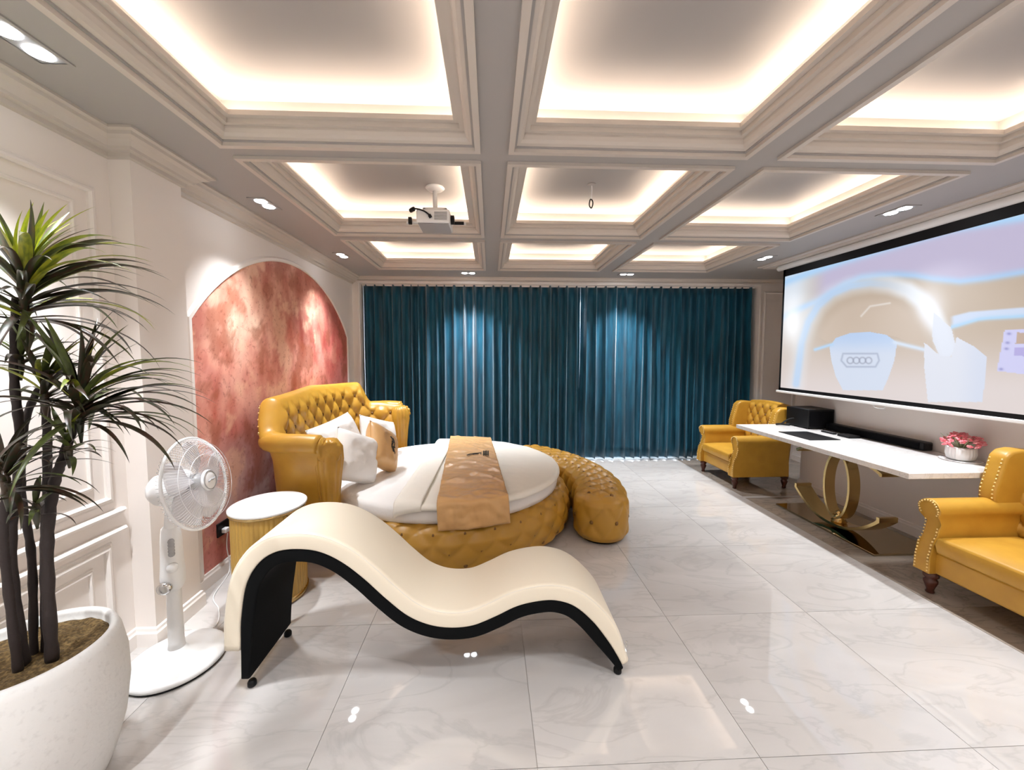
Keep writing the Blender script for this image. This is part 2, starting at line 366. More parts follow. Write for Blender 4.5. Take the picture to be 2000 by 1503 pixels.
# ------------------------------------------------------------------ arched mural on the left wall
ay0, ay1, azs, azt, abot = 2.60, 5.33, 1.83, 2.475, 0.105
hw = (ay1 - ay0) / 2; rise = azt - azs; AR = (hw * hw + rise * rise) / (2 * rise); ayc = (ay0 + ay1) / 2; azc = azt - AR
def arch_z(y): return azc + math.sqrt(max(0, AR * AR - (y - ayc) ** 2))
from mathutils import noise as mn
samp = [(400, 620, (196, 108, 82)), (450, 600, (232, 160, 130)), (430, 700, (238, 150, 125)), (470, 640, (250, 200, 170)), (540, 540, (205, 120, 90)), (600, 560, (190, 95, 62)),
        (640, 620, (188, 66, 40)), (660, 680, (214, 70, 52)), (560, 650, (208, 104, 70)), (520, 700, (205, 110, 80)), (600, 720, (238, 150, 130)), (665, 720, (205, 85, 70)),
        (400, 740, (228, 135, 115)), (450, 780, (228, 145, 125)), (400, 830, (240, 165, 145)), (470, 860, (190, 120, 110)), (420, 910, (225, 165, 155)), (450, 970, (215, 165, 160)),
        (500, 930, (195, 150, 150)), (530, 870, (175, 120, 118)), (430, 1060, (198, 85, 70)), (410, 1090, (208, 110, 95)), (458, 835, (205, 90, 70)), (490, 580, (238, 170, 140)), (500, 780, (215, 130, 110)), (590, 640, (170, 80, 50)), (480, 700, (245, 175, 150))]
SP = [(pix_on(u, v, x=XL), srgb(*c)) for u, v, c in samp]
nu, nv = 190, 160
vs, fs, cs = [], [], []
for j in range(nv):
    for i in range(nu):
        y = lerp(ay0, ay1, i / (nu - 1)); z = lerp(abot, arch_z(y), j / (nv - 1))
        vs.append((XL + 0.004, y, z)); wsum = 0; c = [0, 0, 0]
        wy = y + 0.12 * mn.fractal(Vector((y * 3, z * 2, 1)), 1, 2, 4); wz = z + 0.12 * mn.fractal(Vector((y * 3, z * 2, 7)), 1, 2, 4)
        for p, col in SP:
            d = ((p.y - wy) * 0.8) ** 2 + (p.z - wz) ** 2 + 0.006; k = 1 / d ** 2; wsum += k
            for q in range(3): c[q] += k * col[q]
        nz = mn.fractal(Vector((y * 7, z * 3, 3)), 0.9, 2.2, 6) * 0.55
        c = [max(0.02, (0.80 * c[q] / wsum + 0.10) * (1 + nz * (0.45, 1.0, 1.05)[q])) for q in range(3)]
        n2 = mn.fractal(Vector((y * 2.6 + 5, z * 2.2, 11)), 0.7, 2.1, 8)
        k1 = min(0.55, max(0, n2 - 0.12) * 1.7) * (1 if y < 4.4 else 0.4); k2 = min(0.6, max(0, -n2 - 0.18) * 2.2); cr1 = (0.92, 0.60, 0.42); cr2 = (0.33, 0.09, 0.04)
        c = [c[q] * (1 - k1) * (1 - k2) + cr1[q] * k1 * (1 - k2) + cr2[q] * k2 for q in range(3)]
        cs.append(c)
for j in range(nv - 1):
    for i in range(nu - 1): fs.append((j * nu + i, j * nu + i + 1, (j + 1) * nu + i + 1, (j + 1) * nu + i))
mm = mat('mural_print', (0.8, 0.4, 0.3, 1), 0.45)
def setcol(o, cs, name='col'):
    at = o.data.color_attributes.new(name, 'FLOAT_COLOR', 'POINT')
    at.data.foreach_set('color', np.array([list(c) + [1.0] for c in cs], dtype=np.float32).ravel())
nt = mm.node_tree; N = nt.nodes.new; L = nt.links.new
va = N('ShaderNodeVertexColor'); va.layer_name = 'col'; tc = N('ShaderNodeTexCoord')
nz = N('ShaderNodeTexNoise'); nz.inputs['Scale'].default_value = 22; nz.inputs['Detail'].default_value = 10; nz.inputs['Roughness'].default_value = 0.75
L(tc.outputs['Object'], nz.inputs['Vector']); rp = N('ShaderNodeValToRGB'); rp.color_ramp.elements[0].position = 0.36; rp.color_ramp.elements[0].color = (0.35, 0.10, 0.07, 1)
rp.color_ramp.elements[1].position = 0.46; rp.color_ramp.elements[1].color = (1, 1, 1, 1); L(nz.outputs['Fac'], rp.inputs[0])
mx = N('ShaderNodeMix'); mx.data_type = 'RGBA'; mx.blend_type = 'MULTIPLY'; mx.inputs[0].default_value = 0.5
L(va.outputs[0], mx.inputs[6]); L(rp.outputs[0], mx.inputs[7]); L(mx.outputs[2], nt.nodes['Principled BSDF'].inputs['Base Color'])
mural = mesh('mural', vs, fs, mm, base=(XL + 0.004, ayc, abot)); setcol(mural, cs)
meta(mural, 'arched coral and rust weathered mural on the left wall behind the bed', 'mural')
ap = [(XL, ay0, abot), (XL, ay0, azs)] + [(XL, lerp(ay0, ay1, k / 40), arch_z(lerp(ay0, ay1, k / 40))) for k in range(1, 40)] + [(XL, ay1, azs), (XL, ay1, abot)]
sweep(ap, [(0.0, 0), (0.0, 0.012), (0.008, 0.02), (0.03, 0.02), (0.038, 0.01), (0.045, 0)], (1, 0, 0)).put('trim_arch', M['trim'], kind='structure')
# wall socket with plug
sp = pix_on(433, 1030, x=XL)
t = thing('wall_socket', 'black wall socket on the mural beside the round side table', 'socket', (XL, sp.y, sp.z - 0.06))
g = G(); g.box(XL + 0.004, XL + 0.016, sp.y - 0.062, sp.y + 0.062, sp.z - 0.05, sp.z + 0.05); bevel(g.put('faceplate', M['black'], t), 0.004)
g = G(); g.box(XL + 0.016, XL + 0.05, sp.y - 0.03, sp.y + 0.012, sp.z - 0.03, sp.z + 0.004); pl = bevel(g.put('plug', M['white'], t), 0.006); pl['label'] = 'white plug'

# ------------------------------------------------------------------ recessed double downlights
def downlight(x, y, label, along='y', seen=True, e=1.0):
    t = thing('recessed_downlight', label, 'downlight', (x, y, ZC), 0 if along == 'x' else PI / 2, 'recessed twin downlights', world=False)
    g = G(); g.add([(-.115, -.062, -.006), (.115, -.062, -.006), (.115, .062, -.006), (-.115, .062, -.006), (-.10, -.048, -.006), (.10, -.048, -.006), (.10, .048, -.006), (-.10, .048, -.006),
                    (-.115, -.062, 0), (.115, -.062, 0), (.115, .062, 0), (-.115, .062, 0)],
                   [(0, 1, 5, 4), (1, 2, 6, 5), (2, 3, 7, 6), (3, 0, 4, 7), (0, 1, 9, 8), (1, 2, 10, 9), (2, 3, 11, 10), (3, 0, 8, 11)]); g.put('frame', M['ceil'], t)
    g = G(); g.box(-.10, .10, -.048, .048, -.003, -.001); g.put('baffle', M['greypl'], t)
    for s in (-1, 1):
        g = G(); g.lathe([(0.002, -0.0045), (0.034, -0.0045), (0.038, -0.007), (0.041, -0.003)], (s * 0.05, 0, 0), 20); g.put('lamp', M['lamp'], t)
        ld = bpy.data.lights.new('spot', 'SPOT'); ld.energy = SPOT_W * e * ((0.5 if y < 2 else 0.72) if x < -1.5 else (0.8 if y > 5 else 0.5)); ld.spot_size = math.radians((74 if y < 2 else 84) if x < -1.5 else 100); ld.spot_blend = 1.0
        ld.shadow_soft_size = 0.03; ld.color = (0.93, 0.96, 1.0)
        lo = bpy.data.objects.new('spot', ld); C.objects.link(lo)
        lo.location = (x + (s * 0.05 if along == 'x' else 0), y + (s * 0.05 if along == 'y' else 0), ZC - 0.012)
downlight(-1.64, 1.49, 'twin ceiling downlight above the potted plant at upper left', e=1.5)
downlight(-1.64, 2.95, 'twin ceiling downlight over the side table, second along the left wall', e=0.62)
downlight(-1.64, 4.42, 'twin ceiling downlight nearest the curtain along the left wall')
downlight(-0.29, 5.28, 'twin ceiling downlight in front of the left curtain', 'x')
downlight(1.88, 5.27, 'twin ceiling downlight in front of the right curtain', 'x')
downlight(3.14, 4.33, 'twin ceiling downlight above the far armchair, left of the screen')
downlight(3.12, 2.88, 'twin ceiling downlight above the desk and screen')
for (x, y) in ((-1.64, 0.03), (-1.64, -1.45), (3.12, 1.43), (3.12, -0.02), (3.12, -1.5), (0.03, 0.68), (1.52, 0.68), (0.03, -0.84), (1.52, -0.84), (0.03, -2.6), (1.52, -2.6)):  # side rows continue unseen; middle spots added without fixtures to brighten the near floor
    for s in (-1, 1):
        ld = bpy.data.lights.new('spot', 'SPOT'); ld.energy = SPOT_W * (0.6 if x < -1.5 else (0.4 if x > 3 else 0.22)); ld.spot_size = math.radians(110); ld.spot_blend = 1.0
        ld.shadow_soft_size = 0.03; ld.color = (0.93, 0.96, 1.0)
        lo = bpy.data.objects.new('spot', ld); C.objects.link(lo); lo.location = (x, y + s * 0.05, ZC - 0.012)

# ------------------------------------------------------------------ curtains
mc = mat('teal_velvet', (0.008, 0.105, 0.175, 1), 0.5, sheen=0.4, noise=((0.004, 0.06, 0.105, 1), 14, (1, 1, 0.15), 0.4, 0.6))
def curtain(name, x0, x1, nf, label, seed, lean0, lean1):
    r = random.Random(seed); t = thing(name, label, 'curtain', ((x0 + x1) / 2, 5.72, 0.015))
    n = nf * 14; ph = []; a = 0.0
    wd = [r.uniform(0.75, 1.3) for _ in range(nf)]; tot = sum(wd); edges = [0]
    for q in wd: edges.append(edges[-1] + q / tot)
    am = [r.uniform(0.75, 1.15) for _ in range(nf)]
    def fn(i, j):
        s = i / n; k = min(nf - 1, max(q for q in range(nf) if edges[q] <= s + 1e-9)); f = (s - edges[k]) / (edges[k + 1] - edges[k])
        zt = j / 16; x = lerp(x0, x1, s) + lerp(lean0, lean1, s) * (1 - zt) + 0.012 * (1 - zt) * math.sin(k * 2.1 + seed)
        wv = math.cos(2 * PI * f); wv = math.copysign(abs(wv) ** 0.7, wv)
        d = 0.068 * am[k] * wv * (0.75 + 0.3 * (1 - zt)) + 0.006 * math.sin(9 * zt + k)
        return (x + 0.022 * math.sin(2 * PI * f) * (0.8 + 0.4 * (1 - zt)), 5.70 + d, lerp(0.03, 2.605, zt))
    g = G(); v = [fn(i, j) for j in range(17) for i in range(n + 1)]
    f = [(j * (n + 1) + i, j * (n + 1) + i + 1, (j + 1) * (n + 1) + i + 1, (j + 1) * (n + 1) + i) for j in range(16) for i in range(n)]
    g.add(v, f); o = g.put('drape', mc, t, True)
    so = o.modifiers.new('s', 'SOLIDIFY'); so.thickness = 0.004
    g = G(); g.box(x0, x1, 5.685, 5.715, 2.59, 2.612); g.put('track', M['trim'], t)
curtain('curtain', -1.84, 1.35, 24, 'left teal floor-length velvet curtain behind the bed', 3, 0.0, 0)
curtain('curtain', 1.36, 3.996, 20, 'right teal floor-length velvet curtain behind the far armchair', 5, 0.0, 0.0)

# ------------------------------------------------------------------ tufting helper
def tuft(u, v, su, sv, amp):
    a = u / su + v / sv; b = u / su - v / sv
    return amp * (abs(math.sin(PI * a / 1.0) * math.sin(PI * b / 1.0)) ** 0.42)
def buttons_uv(u0, u1, v0, v1, su, sv):
    """lattice points where both crease families meet"""
    out = []
    for p in range(-80, 80):
        for q in range(-80, 80):
            u = (p + q) * su / 2; v = (p - q) * sv / 2
            if u0 + 0.02 < u < u1 - 0.02 and v0 + 0.02 < v < v1 - 0.02: out.append((u, v))
    return out

# ------------------------------------------------------------------ round bed
BX, BY = -0.40, 3.76
bed = thing('round_bed', 'round mustard leather bed with tufted base and high winged headboard', 'bed', (BX, BY, 0))
BR = 1.14
def base_pt(s, t):
    a = 2 * PI * s
    # profile: bottom inner -> side -> rounded shoulder -> top inner
    P = [(BR - 0.10, 0.03), (BR - 0.03, 0.045), (BR, 0.09), (BR + 0.015, 0.18), (BR + 0.01, 0.27), (BR - 0.02, 0.33), (BR - 0.07, 0.365), (BR - 0.14, 0.372), (BR - 0.25, 0.372)]
    k = t * (len(P) - 1); i = min(len(P) - 2, int(k)); f = k - i
    r = lerp(P[i][0], P[i + 1][0], f); z = lerp(P[i][1], P[i + 1][1], f)
    arc = sum(math.dist(P[q], P[q + 1]) for q in range(i)) + f * math.dist(P[i], P[i + 1])
    L_ = 2 * PI * BR; nb = 32
    wgt = 1.0 if 0.12 < arc < 0.50 else max(0, 1 - abs(arc - (0.12 if arc < 0.12 else 0.50)) / 0.08)
    h = tuft(s * L_, arc - 0.12 , L_ / nb, 0.19, 0.024) * wgt
    if t < 0.55: rr, zz = r + h, z
    else: rr, zz = r + h * 0.5, z + h * 0.8
    return (BX + rr * math.cos(a), BY + rr * math.sin(a), zz)
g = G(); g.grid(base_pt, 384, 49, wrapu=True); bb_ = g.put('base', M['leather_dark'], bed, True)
L_ = 2 * PI * BR; nb = 32; su = L_ / nb; g = G()
for (u, v) in buttons_uv(-0.01, L_ - 0.01, -0.05, 0.4, su, 0.19):
    a = u / BR; arc = v + 0.12
    P = (BR + 0.012, 0.12) if arc < 0.2 else ((BR + 0.012, 0.215) if arc < 0.29 else ((BR - 0.02, 0.335) if arc < 0.37 else (BR - 0.13, 0.374)))
    r, z = P; g.sphere((BX + r * math.cos(a), BY + r * math.sin(a), z), 0.018, 8, 5)
g.put('buttons', M['button'], bb_, True, kind='stuff')
g = G(); g.lathe([(0.9, 0.0), (BR - 0.09, 0.0), (BR - 0.08, 0.035), (0.9, 0.035)], (BX, BY, 0), 64); g.put('plinth', M['black'], bed)
# mattress
g = G(); R0 = 1.05; g.lathe([(0.01, 0.37), (R0 - 0.05, 0.37), (R0, 0.385), (R0 + 0.004, 0.42), (R0, 0.47), (R0 - 0.015, 0.495), (R0 - 0.05, 0.503), (R0 * 0.5, 0.505), (0.01, 0.505)], (BX, BY, 0), 96)
mt = g.put('mattress', M['linen'], bed, True)
# headboard: swept along a U shaped plan
hb = catmull([(-1.24, 2.95, 0), (-1.36, 2.95, 0), (-1.49, 2.96, 0), (-1.60, 3.01, 0), (-1.66, 3.14, 0), (-1.695, 3.42, 0), (-1.725, 3.80, 0), (-1.74, 4.15, 0), (-1.72, 4.50, 0), (-1.64, 4.72, 0), (-1.48, 4.80, 0), (-1.30, 4.82, 0), (-1.12, 4.82, 0)], 16)
arc = [0.0]
for i in range(1, len(hb)): arc.append(arc[-1] + (hb[i] - hb[i - 1]).length)
LT = arc[-1]
def hb_at(s):
    s = min(max(s, 0), LT); i = 0
    while i < len(arc) - 2 and arc[i + 1] < s: i += 1
    f = (s - arc[i]) / (arc[i + 1] - arc[i]); p = hb[i].lerp(hb[i + 1], f)
    tt = (hb[min(i + 2, len(hb) - 1)] - hb[max(i - 1, 0)]).normalized()
    return p, Vector((-tt.y, tt.x, 0)) * 1.0      # left normal: points outward? (checked below)
def smooth(a, b, x): x = min(1, max(0, (x - a) / (b - a))); return x * x * (3 - 2 * x)
def hb_top(s):
    m_ = min(s, LT - s)
    return 0.985 + 0.03 * smooth(0, 0.3, m_) + 0.245 * smooth(0.36, 0.50, m_) + 0.035 * smooth(0.6, 1.6, m_)
p0, n0 = hb_at(LT / 2)
SG = 1.0 if n0.x < 0 else -1.0
def hb_section(s):
    """closed section as (offset outward, z)"""
    zt = hb_top(s)
    out = []
    nI = 36
    for k in range(nI + 1):
        f = k / nI; z = lerp(0.30, zt - 0.05, f); lean = 0.09 * (f ** 1.3)
        h = tuft(s - LT / 2, z - 0.30, 0.22, 0.23, 0.040) * smooth(0, 0.08, min(s, LT - s)) * (1 - smooth(0.93, 1.0, f))
        out.append((-0.085 + lean - h, z))
    o = 0.005
    for k in range(1, 12):
        a = PI * (1.0 - k / 12 * 1.35); out.append((0.075 + o + 0.075 * math.cos(a), zt - 0.065 + 0.065 * math.sin(a)))
    out += [(0.095, zt - 0.16), (0.075, zt - 0.24), (0.05, 0.5), (0.02, 0.1), (0.02, 0.02), (-0.06, 0.02)]
    return out
ns = 300; secs = []; vv = []
for i in range(ns):
    s = LT * i / (ns - 1); p, nn = hb_at(s); nn = nn * SG
    sec = hb_section(s); msec = len(sec)
    for (o_, z) in sec: vv.append((p.x + nn.x * o_, p.y + nn.y * o_, z))
ff = [(i * msec + k, (i + 1) * msec + k, (i + 1) * msec + (k + 1) % msec, i * msec + (k + 1) % msec) for i in range(ns - 1) for k in range(msec)]
ff += [tuple(range(msec)), tuple(range((ns - 1) * msec, ns * msec))]
hd = mesh('headboard', vv, ff, M['leather'], bed, True)
g = G()
for (u, v) in buttons_uv(-LT / 2 + 0.06, LT / 2 - 0.06, 0.0, 1.0, 0.22, 0.23):
    s = u + LT / 2; zt = hb_top(s); z = 0.30 + v
    if z > zt - 0.09 or z < 0.42: continue
    f = (z - 0.30) / (zt - 0.35); p, nn = hb_at(s); nn = nn * SG; o_ = -0.088 + 0.09 * f ** 1.3
    g.sphere((p.x + nn.x * o_, p.y + nn.y * o_, z), 0.019, 8, 5)
g.put('buttons', M['button'], hd, True, kind='stuff')
# outer arm rolls and nail-trimmed wing panels
for side in (0, 1):
    P = []; rs_ = []
    for k in range(26):
        s = 0.02 + 0.62 * k / 25; ss = s if side == 0 else LT - s; p, nn = hb_at(ss); nn = nn * SG
        P.append((p.x + nn.x * 0.095, p.y + nn.y * 0.095, 0.935 + 0.01 * math.sin(k / 5))); rs_.append(0.072 * math.sqrt(max(0.05, 1 - (k / 25) ** 4)))
    g = G(); g.tube(P, rs_, 20); g.put('arm_roll', M['leather'], hd, True)
    def wp_(a, b, o_):
        s = lerp(0.40, 0.66, a); ss = s if side == 0 else LT - s; p, nn = hb_at(ss); nn = nn * SG
        zb = 1.00; zt2 = min(hb_top(ss) - 0.055, 1.08 + 0.12 * math.sin(PI * (0.15 + 0.7 * a)))
        return (p.x + nn.x * (0.150 + o_), p.y + nn.y * (0.150 + o_), lerp(zb, zt2, b))
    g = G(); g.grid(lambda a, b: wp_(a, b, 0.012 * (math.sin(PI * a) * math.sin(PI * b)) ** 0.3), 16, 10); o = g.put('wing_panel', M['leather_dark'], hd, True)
    so = o.modifiers.new('s', 'SOLIDIFY'); so.thickness = 0.02
    g = G()
    for k in range(15): g.sphere(wp_(k / 14, 1.0, 0.006), 0.007, 6, 4)
    for k in range(7): g.sphere(wp_(0, k / 7, 0.006), 0.007, 6, 4); g.sphere(wp_(1, k / 7, 0.006), 0.007, 6, 4)
    g.put('nailheads', M['nail'], o, True, kind='stuff')
# carved arm fronts
def armfront(px, py, sgn):
    t_ = G()
    # fluted tapering post
    P = [(0.085, 0.02), (0.075, 0.12), (0.066, 0.30), (0.07, 0.5), (0.085, 0.68), (0.10, 0.80), (0.095, 0.90), (0.06, 0.955), (0.01, 0.965)]
    t_.lathe(P, (px, py, 0), 72, flute=(12, 0.10))
    o = t_.put('arm_post', M['leather'], bed, True)
    r = G(); ax = Vector((0.45, -0.9 * sgn, 0.0)).normalized()
    c = Vector((px, py, 0.87)) + ax * 0.085
    r.lathe([(0.075, -0.03), (0.08, 0.0), (0.065, 0.014), (0.058, 0.008), (0.03, 0.018), (0.012, 0.024), (0.001, 0.026)], c, 60, axis=ax, flute=(10, 0.14))
    r.put('rosette', M['leather'], o, True)
armfront(-1.235, 2.95, 1); armfront(-1.12, 4.82, -1)
# duvet and runner, draped on the mattress disc
def drape(xa, xb, zoff, over, nx=50, ny=110, wr=0.006, seed=0, skew=0.0, rad=R0):
    """grid between two lines x = xa..xb across the round mattress, falling over the rim"""
    def fn(s, t):
        # t runs along y from near to far
        yy = lerp(-1, 1, t); x = lerp(xa, xb, s) ; 
        half = math.sqrt(max(0.02, rad * rad - (x - BX) ** 2))
        Ls = half + over; d = yy * Ls; x = x + skew * yy
        z = 0.504 + zoff; ex = abs(d) - half
        wv = wr * mn.fractal(Vector((x * 5, d * 9, seed)), 0.8, 2.0, 4)
        wv += wr * 0.9 * max(0, 1 - abs(math.sin(d * 11 + x * 4 + 1.5 * math.sin(x * 9 + d * 2))) * 2.2) * smooth(0.75, -0.3, -0.0) if False else wr * 0.9 * max(0.0, 1 - abs(math.sin(d * 9 + x * 5 + 1.6 * math.sin(x * 8 + d * 2))) * 2.4)
        if ex <= 0: y = d; zz = z + wv + wr
        else:
            bend = 0.03
            if ex < bend: q = ex / bend * PI / 2; y = math.copysign(half + 0.02 * math.sin(q), d); zz = z - 0.02 * (1 - math.cos(q)) + wr
            else: y = math.copysign(half + 0.02 + wv * 2 + (ex - bend) * 0.10, d); zz = z - 0.02 - (ex - bend) + wr
        return (x, BY + y, zz)
    g = G(); g.grid(fn, nx, ny); return g, fn
# duvet covers the right part of the disc and hangs over the rim radially
def duv(s, t):
    # polar sheet clipped at the fold line x = -0.66 + BX offset
    xf = -0.24                                   # relative to the bed centre
    x = lerp(xf, 1.0, s ** 0.8)
    half = math.sqrt(max(0.0, 1.10 ** 2 - (x * 1.10) ** 2)) if s < 1 else 0
    X = x * 1.10 if x > 0 else x * 1.0
    half = math.sqrt(max(0.0, 1.10 ** 2 - X * X)); Y = lerp(-1, 1, t) * half; r = math.hypot(X, Y)
    z = 0.518 + 0.006 * mn.fractal(Vector((X * 4, Y * 4, 2)), 0.8, 2, 4)
    if r > 1.03:
        f = (r - 1.03) / 0.07; rr = 1.03 + 0.035 * math.sin(min(1, f) * PI / 2); z -= 0.028 * f * f; X, Y = X / r * rr, Y / r * rr
    return (BX + X, BY + Y, z)
g = G(); g.grid(duv, 70, 110)
dv = g.put('duvet', M['duvet'], None, True, base=(BX, BY, 0.505)); so = dv.modifiers.new('s', 'SOLIDIFY'); so.thickness = 0.012; so.offset = 1
meta(dv, 'ivory duvet spread over the foot half of the round bed', 'duvet')
# folded-back thick edge of the duvet
fo = thing('folded_blanket', 'folded cream blanket strip beside the gold runner on the bed', 'blanket', (-0.53, BY, 0.52))
def fold(s, t):
    a = s; Y = lerp(-1.075, 1.0, t); X = -0.27 + 0.20 * a + BX + 0.02 * Y
    z = 0.523 + 0.014 * math.sin(PI * min(1, a * 6 + 0.0) / 2) + 0.004 * mn.fractal(Vector((X * 6, Y * 6, 9)), 0.8, 2, 4)
    half = math.sqrt(max(0.1, 1.06 ** 2 - (X - BX) ** 2)); y = Y; zz = z
    if abs(Y) > half - 0.03: 
        ex = abs(Y) - (half - 0.03); y = math.copysign(half - 0.03 + min(ex, 0.03) + max(0, ex - 0.03) * 0.25, Y); zz = z - max(0, ex - 0.01) * 1.3
    return (X, BY + y, zz)
g = G(); g.grid(fold, 20, 90); o = g.put('blanket_fold', M['duvet'], fo, True); so = o.modifiers.new('s', 'SOLIDIFY'); so.thickness = 0.016; so.offset = 1
# runner
run = thing('bed_runner', 'gold satin bed runner with small dark emblem laid across the bed', 'runner', (-0.2, BY, 0.54))
g, rfn = drape(-0.44, 0.07, 0.046, 0.20, 50, 150, 0.011, 5, -0.075, 1.09)
o = g.put('cloth', M['satin'], run, True); so = o.modifiers.new('s', 'SOLIDIFY'); so.thickness = 0.004; so.offset = 1
# emblem strokes on the runner
g = G()
def stroke(pts, wd, z, ox, oy):
    for k in range(len(pts) - 1):
        a = Vector((pts[k][0], pts[k][1], 0)); b = Vector((pts[k + 1][0], pts[k + 1][1], 0)); d = (b - a); nn = Vector((-d.y, d.x, 0)).normalized() * wd / 2
        q = [a + nn, a - nn, b - nn, b + nn]; g.add([(ox + v.x, oy + v.y, z) for v in q] + [(ox + v.x, oy + v.y, z - 0.005) for v in q], [(0, 1, 2, 3), (4, 5, 6, 7), (0, 1, 5, 4), (1, 2, 6, 5), (2, 3, 7, 6), (3, 0, 4, 7)])
ox, oy = -0.12, 3.93
for k in range(4): stroke([(0.045, 0.09 - k * 0.045), (0.105, 0.095 - k * 0.045)], 0.012, 0.580, ox, oy)
stroke([(0.05, 0.11), (0.055, -0.08)], 0.010, 0.580, ox, oy); stroke([(0.10, 0.11), (0.10, -0.08)], 0.010, 0.580, ox, oy); stroke([(0.075, 0.12), (0.075, -0.09)], 0.008, 0.580, ox, oy)
stroke([(0.02, 0.03), (-0.04, 0.01), (-0.09, -0.015), (-0.115, -0.06)], 0.014, 0.580, ox, oy); stroke([(0.0, -0.01), (-0.06, -0.03)], 0.01, 0.580, ox, oy); stroke([(0.025, 0.05), (0.025, -0.03)], 0.006, 0.580, ox, oy)
g.put('emblem', M['ink'], run)

# pillows
def pillow(name, w_, h_, th, loc, rot, m, label, cat='pillow', group=None, seed=0, emblem=False):
    t = thing(name, label, cat, loc, world=False, group=group); t.rotation_euler = rot
    def side(sg):
        def fn(s, t_):
            x = lerp(-1, 1, s); y = lerp(-1, 1, t_)
            pin = 1 - 0.07 * (1 - abs(y)) * 0 - 0.055 * (1 - y * y) * (abs(x) ** 3) ; pin2 = 1 - 0.055 * (1 - x * x) * (abs(y) ** 3)
            h = th / 2 * ((1 - x ** 4) * (1 - y ** 4)) ** 0.55
            h += 0.010 * mn.fractal(Vector((x * 2.2, y * 2.2, seed + sg)), 0.8, 2, 4) * (1 - max(abs(x), abs(y)) ** 4)
            return (x * w_ / 2 * pin, sg * h, y * h_ / 2 * pin2)
        return fn
    g = G(); g.grid(side(1), 26, 26); g.grid(side(-1), 26, 26)
    o = g.put('cover', m, t, True)
    bm = bmesh.new(); bm.from_mesh(o.data); bmesh.ops.remove_doubles(bm, verts=bm.verts, dist=0.0006); bmesh.ops.recalc_face_normals(bm, faces=bm.faces); bm.to_mesh(o.data); bm.free()
    # piping
    P = []
    N_ = 24
    for (xa, ya, xb, yb) in ((-1, -1, 1, -1), (1, -1, 1, 1), (1, 1, -1, 1), (-1, 1, -1, -1)):
        for k in range(N_): 
            x = lerp(xa, xb, k / N_); y = lerp(ya, yb, k / N_); P.append((x * w_ / 2 * (1 - 0.055 * (1 - y * y) * abs(x) ** 3), 0, y * h_ / 2 * (1 - 0.055 * (1 - x * x) * abs(y) ** 3)))
    P.append(P[0]); g = G(); g.tube(P, 0.004, 6, False); g.put('piping', m, o, True)
    if emblem:
        g = G(); f = side(-1)
        def strk(pts, wd):
            for k in range(len(pts) - 1):
                for q in range(6):
                    a = [lerp(pts[k][c], pts[k + 1][c], q / 6) for c in (0, 1)]; b = [lerp(pts[k][c], pts[k + 1][c], (q + 1) / 6) for c in (0, 1)]
                    pa = Vector(f((a[0] + 1) / 2, (a[1] + 1) / 2)); pb = Vector(f((b[0] + 1) / 2, (b[1] + 1) / 2)); pa.y -= 0.003; pb.y -= 0.003
                    d = (pb - pa); nn = Vector((-d.z, 0, d.x)).normalized() * wd / 2
                    g.add([pa + nn, pa - nn, pb - nn, pb + nn], [(0, 1, 2, 3)])
        strk([(-0.05, 0.45), (0.10, 0.25), (0.02, 0.0), (0.15, -0.25)], 0.02); strk([(0.1, 0.4), (0.25, 0.15), (0.12, -0.1), (0.3, -0.3)], 0.016); strk([(-0.02, 0.2), (0.25, 0.25)], 0.014); strk([(-0.02, -0.05), (0.3, 0.0)], 0.014)
        g.put('emblem', M['ink'], o)
    return t
pillow('pillow', 0.62, 0.42, 0.20, (-1.40, 3.56, 0.80), (math.radians(-22), math.radians(-6), math.radians(78)), M['linen'], 'white bed pillow leaning on the tufted headboard, behind the others', seed=1)
pillow('pillow', 0.46, 0.42, 0.20, (-1.13, 3.24, 0.735), (math.radians(-16), math.radians(24), math.radians(60)), M['linen'], 'white bed pillow propped against the near arm of the headboard', seed=2)
pillow('pillow', 0.50, 0.42, 0.16, (-1.18, 4.10, 0.72), (math.radians(-24), math.radians(18), math.radians(60)), M['linen'], 'white square pillow tilted behind the gold cushion, right one', seed=3)
pillow('cushion', 0.42, 0.40, 0.19, (-1.00, 3.56, 0.735), (math.radians(-18), math.radians(30), math.radians(70)), M['satin'], 'gold satin cushion with a dark emblem leaning on the white pillows', 'cushion', seed=4, emblem=True)

# ------------------------------------------------------------------ curved tufted bench
bench = thing('curved_bench', 'curved mustard tufted leather bench at the foot of the bed', 'bench', (BX + 1.39, BY, 0))
RC, HWB = 1.455, 0.22; A0, A1 = math.radians(-19), math.radians(50)
